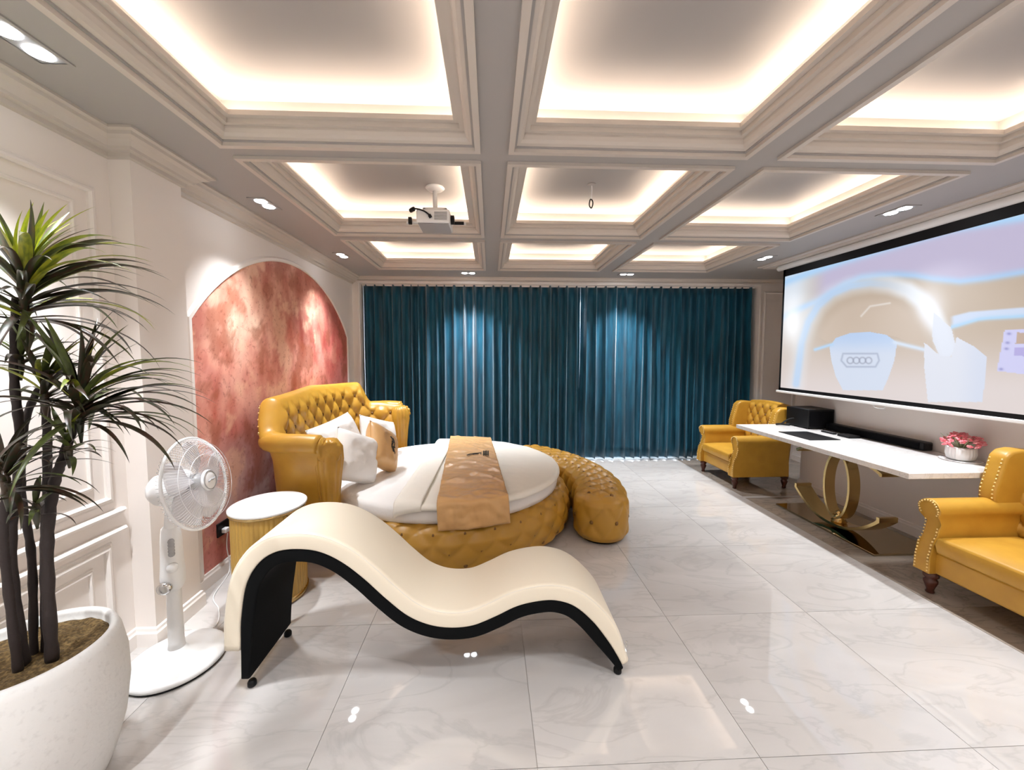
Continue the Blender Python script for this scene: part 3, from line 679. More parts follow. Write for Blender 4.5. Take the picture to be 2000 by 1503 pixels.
# outline of the kidney shape
def bench_mesh():
    LA = RC * (A1 - A0); g = G()
    prof = [(-0.05, 0.02), (-0.012, 0.03), (0.0, 0.07), (0.006, 0.18), (0.004, 0.29), (-0.008, 0.345), (-0.035, 0.375)]
    # footprint boundary param: inner arc back, cap, outer arc, cap
    def bound(s, r):
        per = 2 * LA + 2 * PI * r; d = s * per
        if d < LA: a = A0 + d / RC; return Vector((BX + (RC + r) * math.cos(a), BY + (RC + r) * math.sin(a), 0))
        d -= LA
        if d < PI * r: th = d / r; c = Vector((BX + RC * math.cos(A1), BY + RC * math.sin(A1), 0)); a = A1 + th; return c + Vector((math.cos(a), math.sin(a), 0)) * r
        d -= PI * r
        if d < LA: a = A1 - d / RC; return Vector((BX + (RC - r) * math.cos(a), BY + (RC - r) * math.sin(a), 0))
        d -= LA; th = d / r; c = Vector((BX + RC * math.cos(A0), BY + RC * math.sin(A0), 0)); a = A0 + PI + th; return c + Vector((math.cos(a), math.sin(a), 0)) * r
    # correspondences by shrinking: use fixed s mapping with outline-proportional param
    def bs(s, r):
        segs = [LA, PI * HWB, LA, PI * HWB]; per = sum(segs); d = s * per
        rs = [LA, PI * r, LA, PI * r]; acc = 0; acc2 = 0
        for q in range(4):
            if d <= segs[q] or q == 3: return bound(min(0.999999, (acc2 + rs[q] * min(1, d / segs[q])) / (2 * LA + 2 * PI * r)), r)
            d -= segs[q]; acc2 += rs[q]
    NU = 320; per = 2 * LA + 2 * PI * HWB; nb = 24; rows_ = []
    P = [(0.05, 0.02), (0.012, 0.03), (0.0, 0.07), (-0.004, 0.14), (-0.006, 0.21), (-0.003, 0.28), (0.004, 0.33), (0.02, 0.362), (0.05, 0.385)]
    steps = []
    for i in range(len(P) - 1):
        for k in range(4): f = k / 4; steps.append((lerp(P[i][0], P[i + 1][0], f), lerp(P[i][1], P[i + 1][1], f)))
    for k in range(13): steps.append((lerp(0.05, HWB - 0.0003, k / 12), 0.385 + 0.012 * math.sin(k / 12 * PI / 2)))
    v = []
    for (ins, z) in steps:
        for i in range(NU):
            s = i / NU; r = HWB - ins; p = bs(s, r); q = bs(s, r + 0.01); out = (q - p).normalized() if (q - p).length > 1e-6 else Vector((0, 0, 0))
            if ins < 0.045 and z < 0.38:
                h = tuft(s * per, z - 0.20, per / nb, 0.30, 0.022) * smooth(0.03, 0.08, z)
                p = p + out * h; zz = z
            else:
                # top tufting in polar coordinates
                dx, dy = p.x - BX, p.y - BY; rr = math.hypot(dx, dy); aa = math.atan2(dy, dx)
                h = tuft((aa - A0) * RC, rr - RC, 0.16, 0.19, 0.03); zz = z + h * smooth(0.04, 0.09, ins)
            v.append((p.x, p.y, zz))
    m_ = len(steps); f = [(j * NU + i, j * NU + (i + 1) % NU, (j + 1) * NU + (i + 1) % NU, (j + 1) * NU + i) for j in range(m_ - 1) for i in range(NU)]
    g.add(v, f); return g, bs, per, nb, LA
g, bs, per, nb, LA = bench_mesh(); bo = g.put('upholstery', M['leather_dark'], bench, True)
g = G()
for k in range(nb):
    p = bs(((k + 0.0) / nb) % 1, HWB + 0.006); g.sphere((p.x, p.y, 0.20), 0.018, 8, 5)
for (u, v) in buttons_uv(-0.16, LA + 0.16, -0.2, 0.2, 0.16, 0.19):
    if abs(v) > 0.16: continue
    a = A0 + u / RC; g.sphere((BX + (RC + v) * math.cos(a), BY + (RC + v) * math.sin(a), 0.396), 0.016, 8, 5)
g.put('buttons', M['button'], bo, True, kind='stuff')
g = G()
v = [bs(i / 120, HWB - 0.05) for i in range(120)]
g.prism([(p.x, p.y) for p in v], lambda p, t: (p[0], p[1], 0.0 if t == 0 else 0.03)); g.put('plinth', M['black'], bench)

# ------------------------------------------------------------------ round side table
nsx, nsy, nr = -1.465, 2.55, 0.222
t = thing('side_table', 'round fluted tan side table with white marble top beside the bed', 'side table', (nsx, nsy, 0))
g = G(); g.lathe([(nr - 0.012, 0.035), (nr - 0.012, 0.59)], (nsx, nsy, 0), 288, flute=(48, 0.022)); g.put('body', M['fluted'], t, False)
g = G(); g.lathe([(nr - 0.03, 0.0), (nr - 0.008, 0.0), (nr - 0.002, 0.005), (nr - 0.002, 0.034), (nr - 0.03, 0.036)], (nsx, nsy, 0), 64); g.put('base_ring', M['gold'], t, True)
g = G(); g.lathe([(nr - 0.02, 0.588), (nr + 0.004, 0.59), (nr + 0.006, 0.602), (nr - 0.02, 0.604)], (nsx, nsy, 0), 72); g.put('rim', M['gold'], t, True)
g = G(); g.lathe([(0.01, 0.603), (nr, 0.603), (nr + 0.005, 0.607), (nr + 0.005, 0.616), (nr, 0.62), (0.01, 0.62)], (nsx, nsy, 0), 96); g.put('tabletop', M['white'], t)
g = G(); aa = -0.6; g.tube([(nsx + (nr + 0.004) * math.cos(aa), nsy + (nr + 0.004) * math.sin(aa), z) for z in (0.04, 0.585)], 0.004, 6); g.put('door_seam', M['button'], t)

# ------------------------------------------------------------------ wave chaise
def z6(X, Y): return (400 + X / 2.3256, 950 + Y / 2.3256)
YN = 1.79
cb = [(160, 845), (160, 720), (162, 600), (185, 450), (240, 352), (320, 299), (420, 286), (520, 299), (620, 345), (720, 420), (820, 510), (920, 588), (1020, 630), (1120, 643), (1220, 632), (1320, 592), (1420, 545), (1520, 522), (1600, 520), (1680, 546), (1760, 612), (1830, 700), (1880, 780), (1902, 840)]
CB = [pix_on(*z6(*p), y=YN) for p in cb]; CB[0].z = 0.06; CB[-1].z = 0.045
CBs = catmull([(p.x, 0, p.z) for p in CB], 6)
WID = 0.39
ch = thing('wave_chaise', 'wave-shaped chaise lounge of cream leather on a black frame, in the foreground', 'chaise', (-0.25, YN + WID / 2, 0))
def curve_n(P, i):
    d = (P[min(i + 1, len(P) - 1)] - P[max(i - 1, 0)]).normalized(); return Vector((-d.z, 0, d.x))     # outward (up) normal
def slab(o0, o1, y0, y1, rr, seg=4, i0=0, i1=None, ends=(0, 0)):
    """rounded slab following the curve between normal offsets o0..o1 (o(i) may be callable)"""
    P = CBs[i0:i1]; g = G(); v = []; sec = []
    for k in range(seg + 1): a = PI + PI / 2 * k / seg; sec.append((0, 0, rr * math.cos(a) + rr, rr * math.sin(a) + rr))
    n = len(P); m_ = None
    for i in range(n):
        q = P[i]; nn = curve_n(P, i); a0 = o0; a1 = o1(i / (n - 1)) if callable(o1) else o1
        if callable(o0): a0 = o0(i / (n - 1))
        r = min(rr, (a1 - a0) / 2.01); ring = []
        for (cy, cz, st) in ((y0 + r, a1 - r, PI), (y1 - r, a1 - r, PI / 2), (y1 - r, a0 + min(r, .01), 0), (y0 + r, a0 + min(r, .01), -PI / 2)):
            r2 = r if cz > (a0 + a1) / 2 else min(r, 0.01)
            cyy = (y0 + r2 if cy < (y0 + y1) / 2 else y1 - r2); czz = a1 - r2 if cz > (a0 + a1) / 2 else a0 + r2
            for k in range(seg + 1):
                a = st - PI / 2 * k / seg; ring.append((cyy + r2 * math.cos(a), czz + r2 * math.sin(a)))
        m_ = len(ring)
        for (yy, of) in ring: v.append((q.x + nn.x * of, yy, max(0.012, q.z + nn.z * of)))
    f = [(i * m_ + k, (i + 1) * m_ + k, (i + 1) * m_ + (k + 1) % m_, i * m_ + (k + 1) % m_) for i in range(n - 1) for k in range(m_)]
    f += [tuple(range(m_)), tuple(range((n - 1) * m_, n * m_))]
    return g.add(v, f)
tap = lambda t: 0.082 - 0.04 * smooth(0.9, 1.0, t) 
g = slab(0.0, tap, YN - 0.002, YN + WID + 0.002, 0.022, i0=5, i1=len(CBs) - 3); cu = g.put('cushion', M['cream'], ch, True)
fr_t = lambda t: -0.062 + 0.03 * smooth(0.88, 1.0, t) + 0.02 * (1 - smooth(0.0, 0.1, t))
g = slab(fr_t, 0.0, YN, YN + WID, 0.01); g.put('frame', M['frameblack'], ch, True)
# seam piping on the near and far edges
for yy in (YN + 0.012, YN + WID - 0.012):
    P = CBs[5:-3]; g = G(); g.tube([P[i] + curve_n(P, i) * (tap(i / (len(P) - 1)) - 0.008) + Vector((0, yy - 0.008 if yy < 2 else yy + 0.008, 0)) for i in range(len(P))], 0.0022, 5); g.put('seam', M['creamside'], cu, True)
for fx, fy in ((CB[0].x + 0.035, YN + 0.03), (CB[0].x + 0.035, YN + WID - 0.03), (CB[-1].x - 0.02, YN + 0.03), (CB[-1].x - 0.02, YN + WID - 0.03)):
    g = G(); g.lathe([(0.016, 0), (0.02, 0.004), (0.02, 0.02), (0.014, 0.03)], (fx, fy, 0), 14); g.put('foot', M['black'], ch, True)
e = CB[-1]
for k in (0, 1):
    g = G(); g.sphere((e.x + 0.022 + 0.010 * k, YN + 0.02 + 0.03 * k, 0.145 - 0.004 * k), 0.006, 8, 6); g.put('rivet', M['chrome'], ch, True)

# ------------------------------------------------------------------ armchairs (local: front towards -Y, width along X)
def armchair(label, loc, rot):
    t = thing('armchair', label, 'armchair', loc, rot, 'mustard wingback armchairs', world=False)
    W = 0.83; hw_ = W / 2; D0, D1 = -0.36, 0.37
    le = M['leather']
    g = G(); g.box(-hw_ + 0.07, hw_ - 0.07, D0 + 0.03, D1 - 0.03, 0.15, 0.30); o = g.put('seat_base', le, t); bevel(o, 0.015, 3)
    # seat cushion with crowned top
    def cush(s, t_):
        x = lerp(-1, 1, s); y = lerp(-1, 1, t_); return (x * 0.285, D0 + 0.005 + (y + 1) / 2 * 0.56, 0.405 + 0.03 * (1 - x ** 4) * (1 - y ** 4))
    g = G(); n_ = 14; g.grid(cush, n_, n_)
    vt = list(g.v); bot = [(x, y, 0.305) for (x, y, z) in vt]; mid = [(x * 1.025, y, 0.36) for (x, y, z) in vt]
    rim = [i for i in range(n_)] + [j * n_ + n_ - 1 for j in range(1, n_)] + [n_ * (n_ - 1) + i for i in range(n_ - 2, -1, -1)] + [j * n_ for j in range(n_ - 2, 0, -1)]
    m1 = [len(g.v) + k for k in range(len(rim))]; g.v += [((vt[i][0] * 1.02), vt[i][1] - (0.012 if vt[i][1] < D0 + 0.01 else 0), 0.36) for i in rim]
    m2 = [len(g.v) + k for k in range(len(rim))]; g.v += [(vt[i][0], vt[i][1], 0.302) for i in rim]
    for k in range(len(rim)):
        k2 = (k + 1) % len(rim); g.f.append((rim[k], rim[k2], m1[k2], m1[k])); g.f.append((m1[k], m1[k2], m2[k2], m2[k]))
    g.f.append(tuple(m2)); o = g.put('seat_cushion', le, t, True); bevel(o, 0.012, 3)
    # arms
    def yf(z): 
        pts = [(0.14, -0.375), (0.25, -0.375), (0.33, -0.36), (0.42, -0.325), (0.48, -0.315), (0.54, -0.335), (0.60, -0.345), (0.66, -0.33)]
        for (a, b), (c, d) in zip(pts, pts[1:]):
            if a <= z <= c: f = (z - a) / (c - a); f = f * f * (3 - 2 * f); return lerp(b, d, f)
        return pts[-1][1] if z > 0.6 else pts[0][1]
    for s in (-1, 1):
        sec = [(0.30, 0.15), (0.30, 0.48)]
        for k in range(15): a = math.radians(215 - k * 250 / 14); sec.append((0.355 + 0.068 * math.cos(a), 0.572 + 0.066 * math.sin(a)))
        sec += [(0.385, 0.48), (0.385, 0.38), (0.395, 0.28), (0.40, 0.15)]
        # resample edges so that the front can follow the curve
        out = []
        for k in range(len(sec)):
            a = sec[k]; b = sec[(k + 1) % len(sec)]; q = max(1, int(math.dist(a, b) / 0.035))
            for j in range(q): out.append((lerp(a[0], b[0], j / q), lerp(a[1], b[1], j / q)))
        g = G(); g.prism(out, lambda p, tt: (s * p[0], yf(p[1]) if tt == 0 else D1 - 0.06, p[1])); o = g.put('arm', le, t); bevel(o, 0.006, 2, 0.9)
        g = G()
        zs = [0.17 + 0.0215 * k for k in range(23)]
        for z in zs:
            if z < 0.5:
                for xx in (0.312, 0.386): g.sphere((s * xx, yf(z) - 0.001, z), 0.0065, 6, 4)
        for k in range(16): a = math.radians(215 - k * 250 / 15); g.sphere((s * (0.355 + 0.056 * math.cos(a)), yf(0.572 + 0.055 * math.sin(a)) - 0.001, 0.572 + 0.055 * math.sin(a)), 0.0065, 6, 4)
        g.put('nailheads', M['nail'], o, True, kind='stuff')
        # wing: profile in the y-z plane
        wp = [(0.32, 0.55), (0.10, 0.58), (0.06, 0.62), (0.055, 0.70), (0.075, 0.80), (0.09, 0.88), (0.10, 0.93), (0.14, 0.965), (0.20, 0.975), (0.32, 0.965)]
        g = G(); g.prism(wp, lambda p, tt: (s * (0.31 if tt == 0 else 0.41), p[0] + 0.06 * (p[1] - 0.55), p[1])); o = g.put('wing', le, t); bevel(o, 0.022, 4)
        g = G()
        for k in range(2, 7):
            a, b = wp[k - 1], wp[k]; q = max(1, int(math.dist(a, b) / 0.021))
            for j in range(q):
                y_ = lerp(a[0], b[0], j / q); z_ = lerp(a[1], b[1], j / q)
                for xx in (0.328, 0.392): g.sphere((s * xx, y_ + 0.06 * (z_ - 0.55) + 0.001, z_), 0.0065, 6, 4)
        g.put('nailheads', M['nail'], o, True, kind='stuff')
    # back
    def ztop(x): return 0.975 + 0.035 * math.cos(PI * x / 0.8)
    def bk(s, t_):
        x = lerp(-0.345, 0.345, s); z = lerp(0.38, ztop(x) - 0.02, t_); y = 0.235 + 0.13 * (z - 0.38) - 0.03 * (1 - (x / 0.345) ** 2) * 0
        y -= tuft(x, z - 0.45, 0.132, 0.19, 0.032) * smooth(0, 0.06, t_) * (1 - smooth(0.93, 1, t_)) * smooth(0, 0.05, s) * (1 - smooth(0.95, 1, s))
        return (x, y, z)
    g = G(); nu_, nv_ = 66, 54; g.grid(bk, nu_, nv_)
    o = g.put('backrest', le, t, True)
    g = G()
    for (u, v) in buttons_uv(-0.32, 0.32, -0.02, 0.5, 0.132, 0.19):
        z = 0.45 + v; g.sphere((u, 0.233 + 0.13 * (z - 0.38), z), 0.015, 8, 5)
    g.put('buttons', M['button'], o, True, kind='stuff')
    g = G()
    poly = [(lerp(-0.36, 0.36, k / 16), ztop(lerp(-0.36, 0.36, k / 16))) for k in range(17)] + [(0.36, 0.15), (-0.36, 0.15)]
    def bf(p, tt):
        z = p[1]; y = (0.24 + 0.13 * max(0, z - 0.38)) if tt == 0 else (0.335 + 0.10 * max(0, z - 0.38)); return (p[0], y, z)
    g.prism(poly, bf); o = g.put('back_shell', le, t); bevel(o, 0.025, 4)
    for (lx, ly) in ((-0.34, -0.31), (0.34, -0.31), (-0.34, 0.30), (0.34, 0.30)):
        g = G(); g.lathe([(0.018, 0), (0.024, 0.008), (0.018, 0.022), (0.022, 0.035), (0.036, 0.075), (0.036, 0.09), (0.026, 0.10), (0.04, 0.115), (0.042, 0.15)], (lx, ly, 0), 20)
        g.put('leg', M['wood'], t, True)
    return t
armchair('mustard wingback armchair in front of the curtain at the far end of the desk', (3.235, 4.735, 0), -PI / 2)
armchair('mustard wingback armchair at the near end of the desk, cut by the right frame edge', (3.27, 2.035, 0), -PI / 2)

# ------------------------------------------------------------------ desk
DZ = 0.79; dx0, dx1, dy0, dy1 = 2.86, 3.735, 2.46, 4.31
desk = thing('console_desk', 'long desk with white marble top and gold ring pedestal under the screen', 'desk', (3.25, 3.4, 0))
g = G(); g.box(dx0, dx1, dy0, dy1, DZ - 0.042, DZ); bevel(g.put('tabletop', M['desk'], desk), 0.004)
g = G(); g.box(3.04, 3.62, 2.83, 3.88, 0.0, 0.018); bevel(g.put('base_plate', M['plate'], desk), 0.003)
rc = (3.22, 3.33, 0.40)
def band(pts, wd, th, name, m='gold', closed=False, x0=3.22):
    """flat metal band: pts in (y, z); wd across x"""
    P = [Vector((x0, p[0], p[1])) for p in pts]; pr = [(-th / 2, -wd / 2), (th / 2, -wd / 2), (th / 2, wd / 2), (-th / 2, wd / 2)]
    return sweep(P, pr, (1, 0, 0), closed).put(name, M[m], desk, True)
o = band([(rc[1] + 0.125 * math.cos(2 * PI * k / 64), rc[2] + 0.30 * math.sin(2 * PI * k / 64)) for k in range(64)], 0.10, 0.02, 'ring', closed=True)
sm = [(rc[1] + lerp(-1, 1, k / 30) * 0.42, 0.045 + 0.20 * abs(lerp(-1, 1, k / 30)) ** 2.2) for k in range(31)]
sm = [(sm[0][0] - 0.0, sm[0][1] + 0.035)] + sm + [(sm[-1][0], sm[-1][1] + 0.035)]
o2 = band(sm, 0.16, 0.024, 'lower_arc')
o3 = band([(y, 0.735 - (z - 0.045) * 0.5) for (y, z) in sm], 0.16, 0.024, 'upper_arc')
for o_ in (o, o2, o3):
    if hasattr(o_.data, 'set_sharp_from_angle'): o_.data.set_sharp_from_angle(angle=0.7)
g = G(); g.lathe([(0.05, 0.055), (0.06, 0.07), (0.045, 0.09), (0.055, 0.105), (0.03, 0.12), (0.02, 0.135), (0.03, 0.15), (0.004, 0.17)], (rc[0], rc[1], 0), 24); g.put('reflection_collar', M['gold'], desk, True)  # gold shape added in place of a bright reflection at the pedestal centre

# things on the desk
t = thing('subwoofer', 'black box speaker at the far end of the desk', 'speaker', (3.60, 4.10, DZ))
g = G(); g.box(3.44, 3.735, 3.98, 4.29, DZ + 0.01, DZ + 0.215); b = bevel(g.put('cabinet', M['black'], t), 0.008)
g = G(); g.box(3.46, 3.715, 3.972, 3.98, DZ + 0.03, DZ + 0.195); g.put('grille', mat('speaker_cloth', (0.003, 0.003, 0.004, 1), 0.95, spec=0.1), t)
for (x, y) in ((3.47, 4.01), (3.70, 4.01), (3.47, 4.26), (3.70, 4.26)):
    g = G(); g.lathe([(0.012, DZ), (0.012, DZ + 0.012)], (x, y, 0), 10); g.put('foot', M['black'], t)
t = thing('soundbar', 'long black soundbar against the wall at the back of the desk', 'soundbar', (3.65, 3.5, DZ))
g = G(); g.box(3.62, 3.71, 3.02, 3.96, DZ + 0.004, DZ + 0.075); bevel(g.put('housing', M['black'], t), 0.012, 3)
g = G(); g.box(3.614, 3.62, 3.05, 3.93, DZ + 0.015, DZ + 0.065); g.put('grille', bpy.data.materials['speaker_cloth'], t)
t = thing('desk_pad', 'flat black mat lying near the front edge of the desk', 'desk mat', (3.17, 3.66, DZ))
g = G(); g.box(3.02, 3.32, 3.46, 3.86, DZ, DZ + 0.006); bevel(g.put('mat', M['black'], t), 0.002)
g = G(); g.box(3.03, 3.31, 3.84, 3.856, DZ + 0.006, DZ + 0.008); g.put('edge_binding', M['greypl'], t)
t = thing('remote_control', 'small black remote control lying beside the mat on the desk', 'remote control', (3.50, 3.78, DZ))
g = G(); g.box(3.47, 3.51, 3.70, 3.85, DZ, DZ + 0.016); b = bevel(g.put('case', M['black'], t), 0.005)
g = G()
for k in range(5):
    for q in (-0.009, 0.009): g.box(3.49 + q - 0.004, 3.49 + q + 0.004, 3.72 + k * 0.022, 3.728 + k * 0.022, DZ + 0.016, DZ + 0.018)
g.put('keys', M['greypl'], b, kind='stuff')
t = thing('media_box', 'small flat black box beside the remote control on the desk', 'box', (3.52, 3.58, DZ))
g = G(); g.box(3.46, 3.58, 3.52, 3.65, DZ, DZ + 0.024); bevel(g.put('case', M['black'], t), 0.005)
g = G(); g.tube(catmull([(3.58, 3.6, DZ + 0.012), (3.60, 3.66, DZ + 0.006), (3.59, 3.8, DZ + 0.005), (3.585, 3.95, DZ + 0.005)], 6), 0.003, 6); g.put('cable', M['black'], t, True)
t = thing('cable_coil', 'black cable lying against the left side of the box speaker', 'cable', (3.36, 4.16, DZ))
g = G(); g.tube(catmull([(3.43, 4.16, DZ + 0.09), (3.40, 4.17, DZ + 0.085), (3.36, 4.19, DZ + 0.06), (3.32, 4.20, DZ + 0.025), (3.29, 4.24, DZ + 0.012), (3.34, 4.26, DZ + 0.01), (3.42, 4.20, DZ + 0.01)], 8), 0.009, 8); g.put('cord', M['black'], t, True)
# flower pot
fx, fy = 3.60, 2.75
t = thing('flower_pot', 'small white ribbed pot of pink flowers on the desk by the wall', 'flower pot', (fx, fy, DZ))
g = G(); g.lathe([(0.055, 0.004), (0.105, 0.004), (0.115, 0.012), (0.10, 0.01), (0.05, 0.009)], (fx, fy, DZ - 0.004), 40); g.put('saucer', M['white'], t, True)
g = G(); g.lathe([(0.055, 0.008), (0.072, 0.02), (0.08, 0.055), (0.078, 0.095), (0.072, 0.108), (0.066, 0.105), (0.064, 0.08)], (fx, fy, DZ), 96, flute=(24, 0.04)); g.put('pot', M['white'], t, True)
g = G()
for k in range(60):
    a = rnd.uniform(0, 2 * PI); r = rnd.uniform(0.02, 0.12); g.tube([(fx, fy, DZ + 0.08), (fx + r * 0.5 * math.cos(a), fy + r * 0.5 * math.sin(a), DZ + 0.13), (fx + r * math.cos(a), fy + r * math.sin(a), DZ + 0.17 + rnd.uniform(-0.03, 0.03))], 0.0016, 4)
g.put('stems', M['greenstem'], t, kind='stuff')
bmv = G()
for k in range(5):
    a = 2 * PI * k / 5; bmv.sphere((0.011 * math.cos(a), 0.011 * math.sin(a), 0.002), (0.010, 0.010, 0.006), 7, 5)
bmv.sphere((0, 0, 0.006), 0.006, 6, 4)
fl = bmv.put('blossom', M['pink'], t, True); fmesh = fl.data
for k in range(70):
    o = fl if k == 0 else fl.copy()
    if k: C.objects.link(o); o.parent = t
    a = rnd.uniform(0, 2 * PI); ph = math.acos(rnd.uniform(0.05, 1)); R_ = rnd.uniform(0.85, 1.0)
    base_ = -ORG[t.name] if False else Vector((0, 0, 0))
    o.location = Vector((0.125 * R_ * math.sin(ph) * math.cos(a), 0.125 * R_ * math.sin(ph) * math.sin(a), 0.12 + 0.085 * R_ * math.cos(ph)))
    o.rotation_euler = (rnd.uniform(-.7, .7), rnd.uniform(-.7, .7), a); s_ = rnd.uniform(0.8, 1.2); o.scale = (s_, s_, s_)
me_fix = fmesh
for v_ in me_fix.vertices: v_.co += ORG[t.name]          # blossom was modelled about the origin

# ------------------------------------------------------------------ projection screen
SX = 3.50; sy0, sy1, sz0, sz1 = 1.9, 4.50, 1.17, 2.62
t = thing('projection_screen', 'wide pull-down projection screen showing a car steering wheel', 'screen', (SX, 3.2, 1.14))
g = G(); g.lathe([(0.03, 0), (0.034, 0.004), (0.034, sy1 - sy0 + 0.13), (0.03, sy1 - sy0 + 0.136)], (SX, sy0 - 0.06, 2.635), 20, axis=(0, 1, 0)); g.put('roller_case', M['white'], t, True)
g = G(); g.box(SX + 0.004, SX + 0.008, sy0, sy1, sz0, sz1); g.put('backing', M['white'], t)
bt, bs_, bbm = 0.10, 0.03, 0.035
g = G(); 
g.box(SX, SX + 0.004, sy0, sy1, sz1 - bt, sz1); g.box(SX, SX + 0.004, sy0, sy1, sz0, sz0 + bbm); g.box(SX, SX + 0.004, sy0, sy0 + bs_, sz0, sz1); g.box(SX, SX + 0.004, sy1 - bs_, sy1, sz0, sz1)
g.put('black_border', M['black'], t)
g = G(); g.box(SX - 0.012, SX + 0.014, sy0 - 0.03, sy1 + 0.03, sz0 - 0.028, sz0); bevel(g.put('bottom_bar', M['white'], t), 0.006)
hp = pix_on(1718, 797, x=SX); g = G(); g.tube(catmull([(SX - 0.004, hp.y - 0.05, sz0 - 0.028), (SX - 0.004, hp.y - 0.04, sz0 - 0.05), (SX - 0.004, hp.y + 0.04, sz0 - 0.05), (SX - 0.004, hp.y + 0.05, sz0 - 0.028)], 6), 0.003, 6); g.put('pull_handle', M['white'], t, True)
# projected picture, painted in screen coordinates read from the photograph
NY, NZ = 420, 220
yy = np.linspace(sy0 + bs_, sy1 - bs_, NY); zz = np.linspace(sz0 + bbm, sz1 - bt, NZ)
Yg, Zg = np.meshgrid(yy, zz); Dx, Dy, Dz = np.full_like(Yg, SX), Yg, Zg - CAMH
wz_ = Dx * Fv.x + Dy * Fv.y + Dz * Fv.z
U_ = PX + FPX * (Dx * Rv.x + Dy * Rv.y) / wz_; V_ = PY - FPX * (Dx * Uv.x + Dy * Uv.y + Dz * Uv.z) / wz_
A = (U_ - 1400) * 2.837; B = (V_ - 330) * 2.837          # art board coordinates
def pdist(pts):
    d = np.full(A.shape, 1e9)
    for (x0, y0), (x1, y1) in zip(pts, pts[1:]):
        L2 = (x1 - x0) ** 2 + (y1 - y0) ** 2; tt = np.clip(((A - x0) * (x1 - x0) + (B - y0) * (y1 - y0)) / L2, 0, 1)
        d = np.minimum(d, np.hypot(A - (x0 + tt * (x1 - x0)), B - (y0 + tt * (y1 - y0))))
    return d
def curve_y(pts): xs_ = [p[0] for p in pts]; return np.interp(A, xs_, [p[1] for p in pts])
def inside(pts):
    r = np.zeros(A.shape, bool); n = len(pts)
    for i in range(n):
        x0, y0 = pts[i]; x1, y1 = pts[(i + 1) % n]
        c = ((y0 > B) != (y1 > B)) & (A < (x1 - x0) * (B - y0) / ((y1 - y0) if y1 != y0 else 1e-9) + x0); r ^= c
    return r
sst = lambda a, b, x: (lambda q: q * q * (3 - 2 * q))(np.clip((x - a) / (b - a), 0, 1))
def rgb(*c): return np.array(c, float)
img = np.ones(A.shape + (3,)) * rgb(196, 178, 160)
def blend(c, k): 
    global img
    img = img * (1 - k[..., None]) + rgb(*c) * k[..., None]
blend((226, 216, 216), sst(850, 1250, B) * 0.9)
c1 = curve_y([(350, 640), (400, 615), (550, 560), (700, 505), (1000, 415), (1300, 330), (1702, 265), (2400, 180), (3600, 60)])
c2 = curve_y([(350, 830), (420, 790), (550, 735), (620, 690), (700, 640), (800, 600), (900, 588), (1000, 584), (1100, 590), (1200, 608), (1350, 622), (1500, 604), (1702, 570), (2400, 500), (3600, 420)])
blend((232, 240, 248), sst(10, -10, B - c1))
blend((196, 188, 216), sst(-10, 20, B - c1) * sst(10, -20, B - c2) * sst(480, 620, A))
blend((222, 232, 244), sst(620, 420, A) * sst(1150, 600, B))
blend((176, 214, 250), np.exp(-((B - c1 - 2) / 26) ** 2)); blend((172, 208, 248), np.exp(-((B - c2) / 20) ** 2) * 0.9)
ring_p = [(440, 1190), (455, 1080), (470, 960), (505, 850), (560, 760), (640, 690), (740, 648), (850, 632), (960, 640), (1060, 672), (1140, 730), (1200, 810), (1245, 900), (1275, 1000)]
dr = pdist(ring_p); blend((236, 242, 250), sst(75, 20, dr) * (0.35 + 0.65 * sst(800, 1150, A)) ); blend((186, 214, 246), np.exp(-((dr - 6) / 16) ** 2) * sst(1150, 700, A) * 0.9)
blend((250, 250, 255), np.exp(-(((A - 1180) / 80) ** 2 + ((B - 780) / 120) ** 2)) * 0.9); blend((252, 253, 255), np.exp(-(((A - 420) / 50) ** 2 + ((B - 860) / 110) ** 2)))
blend((206, 188, 172), sst(60, 120, dr) * inside([(505, 900), (600, 740), (850, 690), (1050, 740), (1180, 900), (1150, 1000), (1000, 930), (850, 900), (700, 920), (620, 960)]) * 0.9)
hub = [(625, 985), (660, 935), (740, 908), (850, 902), (940, 918), (1000, 960), (985, 1060), (950, 1160), (920, 1225), (700, 1225), (660, 1150), (635, 1060)]
blend((212, 222, 240), inside(hub) * 1.0); blend((184, 208, 242), inside(hub) * sst(1040, 920, B) * 0.9)
ob = pdist([(700, 1022), (890, 1022), (900, 1060), (880, 1095), (720, 1095), (690, 1060), (700, 1022)]); blend((150, 160, 185), np.exp(-(ob / 5) ** 2) * 0.6)
for k in range(4): rr_ = np.abs(np.hypot(A - (740 + 34 * k), (B - 1060)) - 17); blend((130, 135, 155), np.exp(-(rr_ / 4) ** 2) * 0.55)
blend((180, 214, 246), np.exp(-(pdist([(545, 1000), (640, 970)]) / 9) ** 2)); blend((214, 228, 246), np.exp(-(pdist([(985, 960), (1150, 1000)]) / 12) ** 2)); blend((240, 236, 232), np.exp(-(pdist([(800, 815), (850, 760), (960, 742)]) / 5) ** 2) * 0.7)
blend((226, 232, 246), inside([(1200, 790), (1300, 880), (1330, 1000), (1290, 1040), (1240, 1040), (1195, 950)]) * 0.9)
arm_ = inside([(1150, 960), (1240, 1035), (1300, 1040), (1330, 930), (1430, 985), (1500, 1040), (1490, 1160), (1470, 1290), (1170, 1290), (1150, 1100)]); blend((224, 228, 240), arm_ * 1.0); blend((206, 216, 238), arm_ * sst(1300, 1480, A) * 0.6)
c3 = curve_y([(1280, 880), (1330, 868), (1450, 832), (1500, 826), (1702, 815), (3600, 760)]); c4 = curve_y([(1280, 820), (1400, 790), (1702, 765), (3600, 700)])
band_ = sst(-6, 8, B - c4) * sst(6, -6, B - c3) * sst(1285, 1320, A); blend((206, 220, 244), band_); blend((176, 214, 246), np.exp(-((B - c3) / 12) ** 2) * (A > 1300))
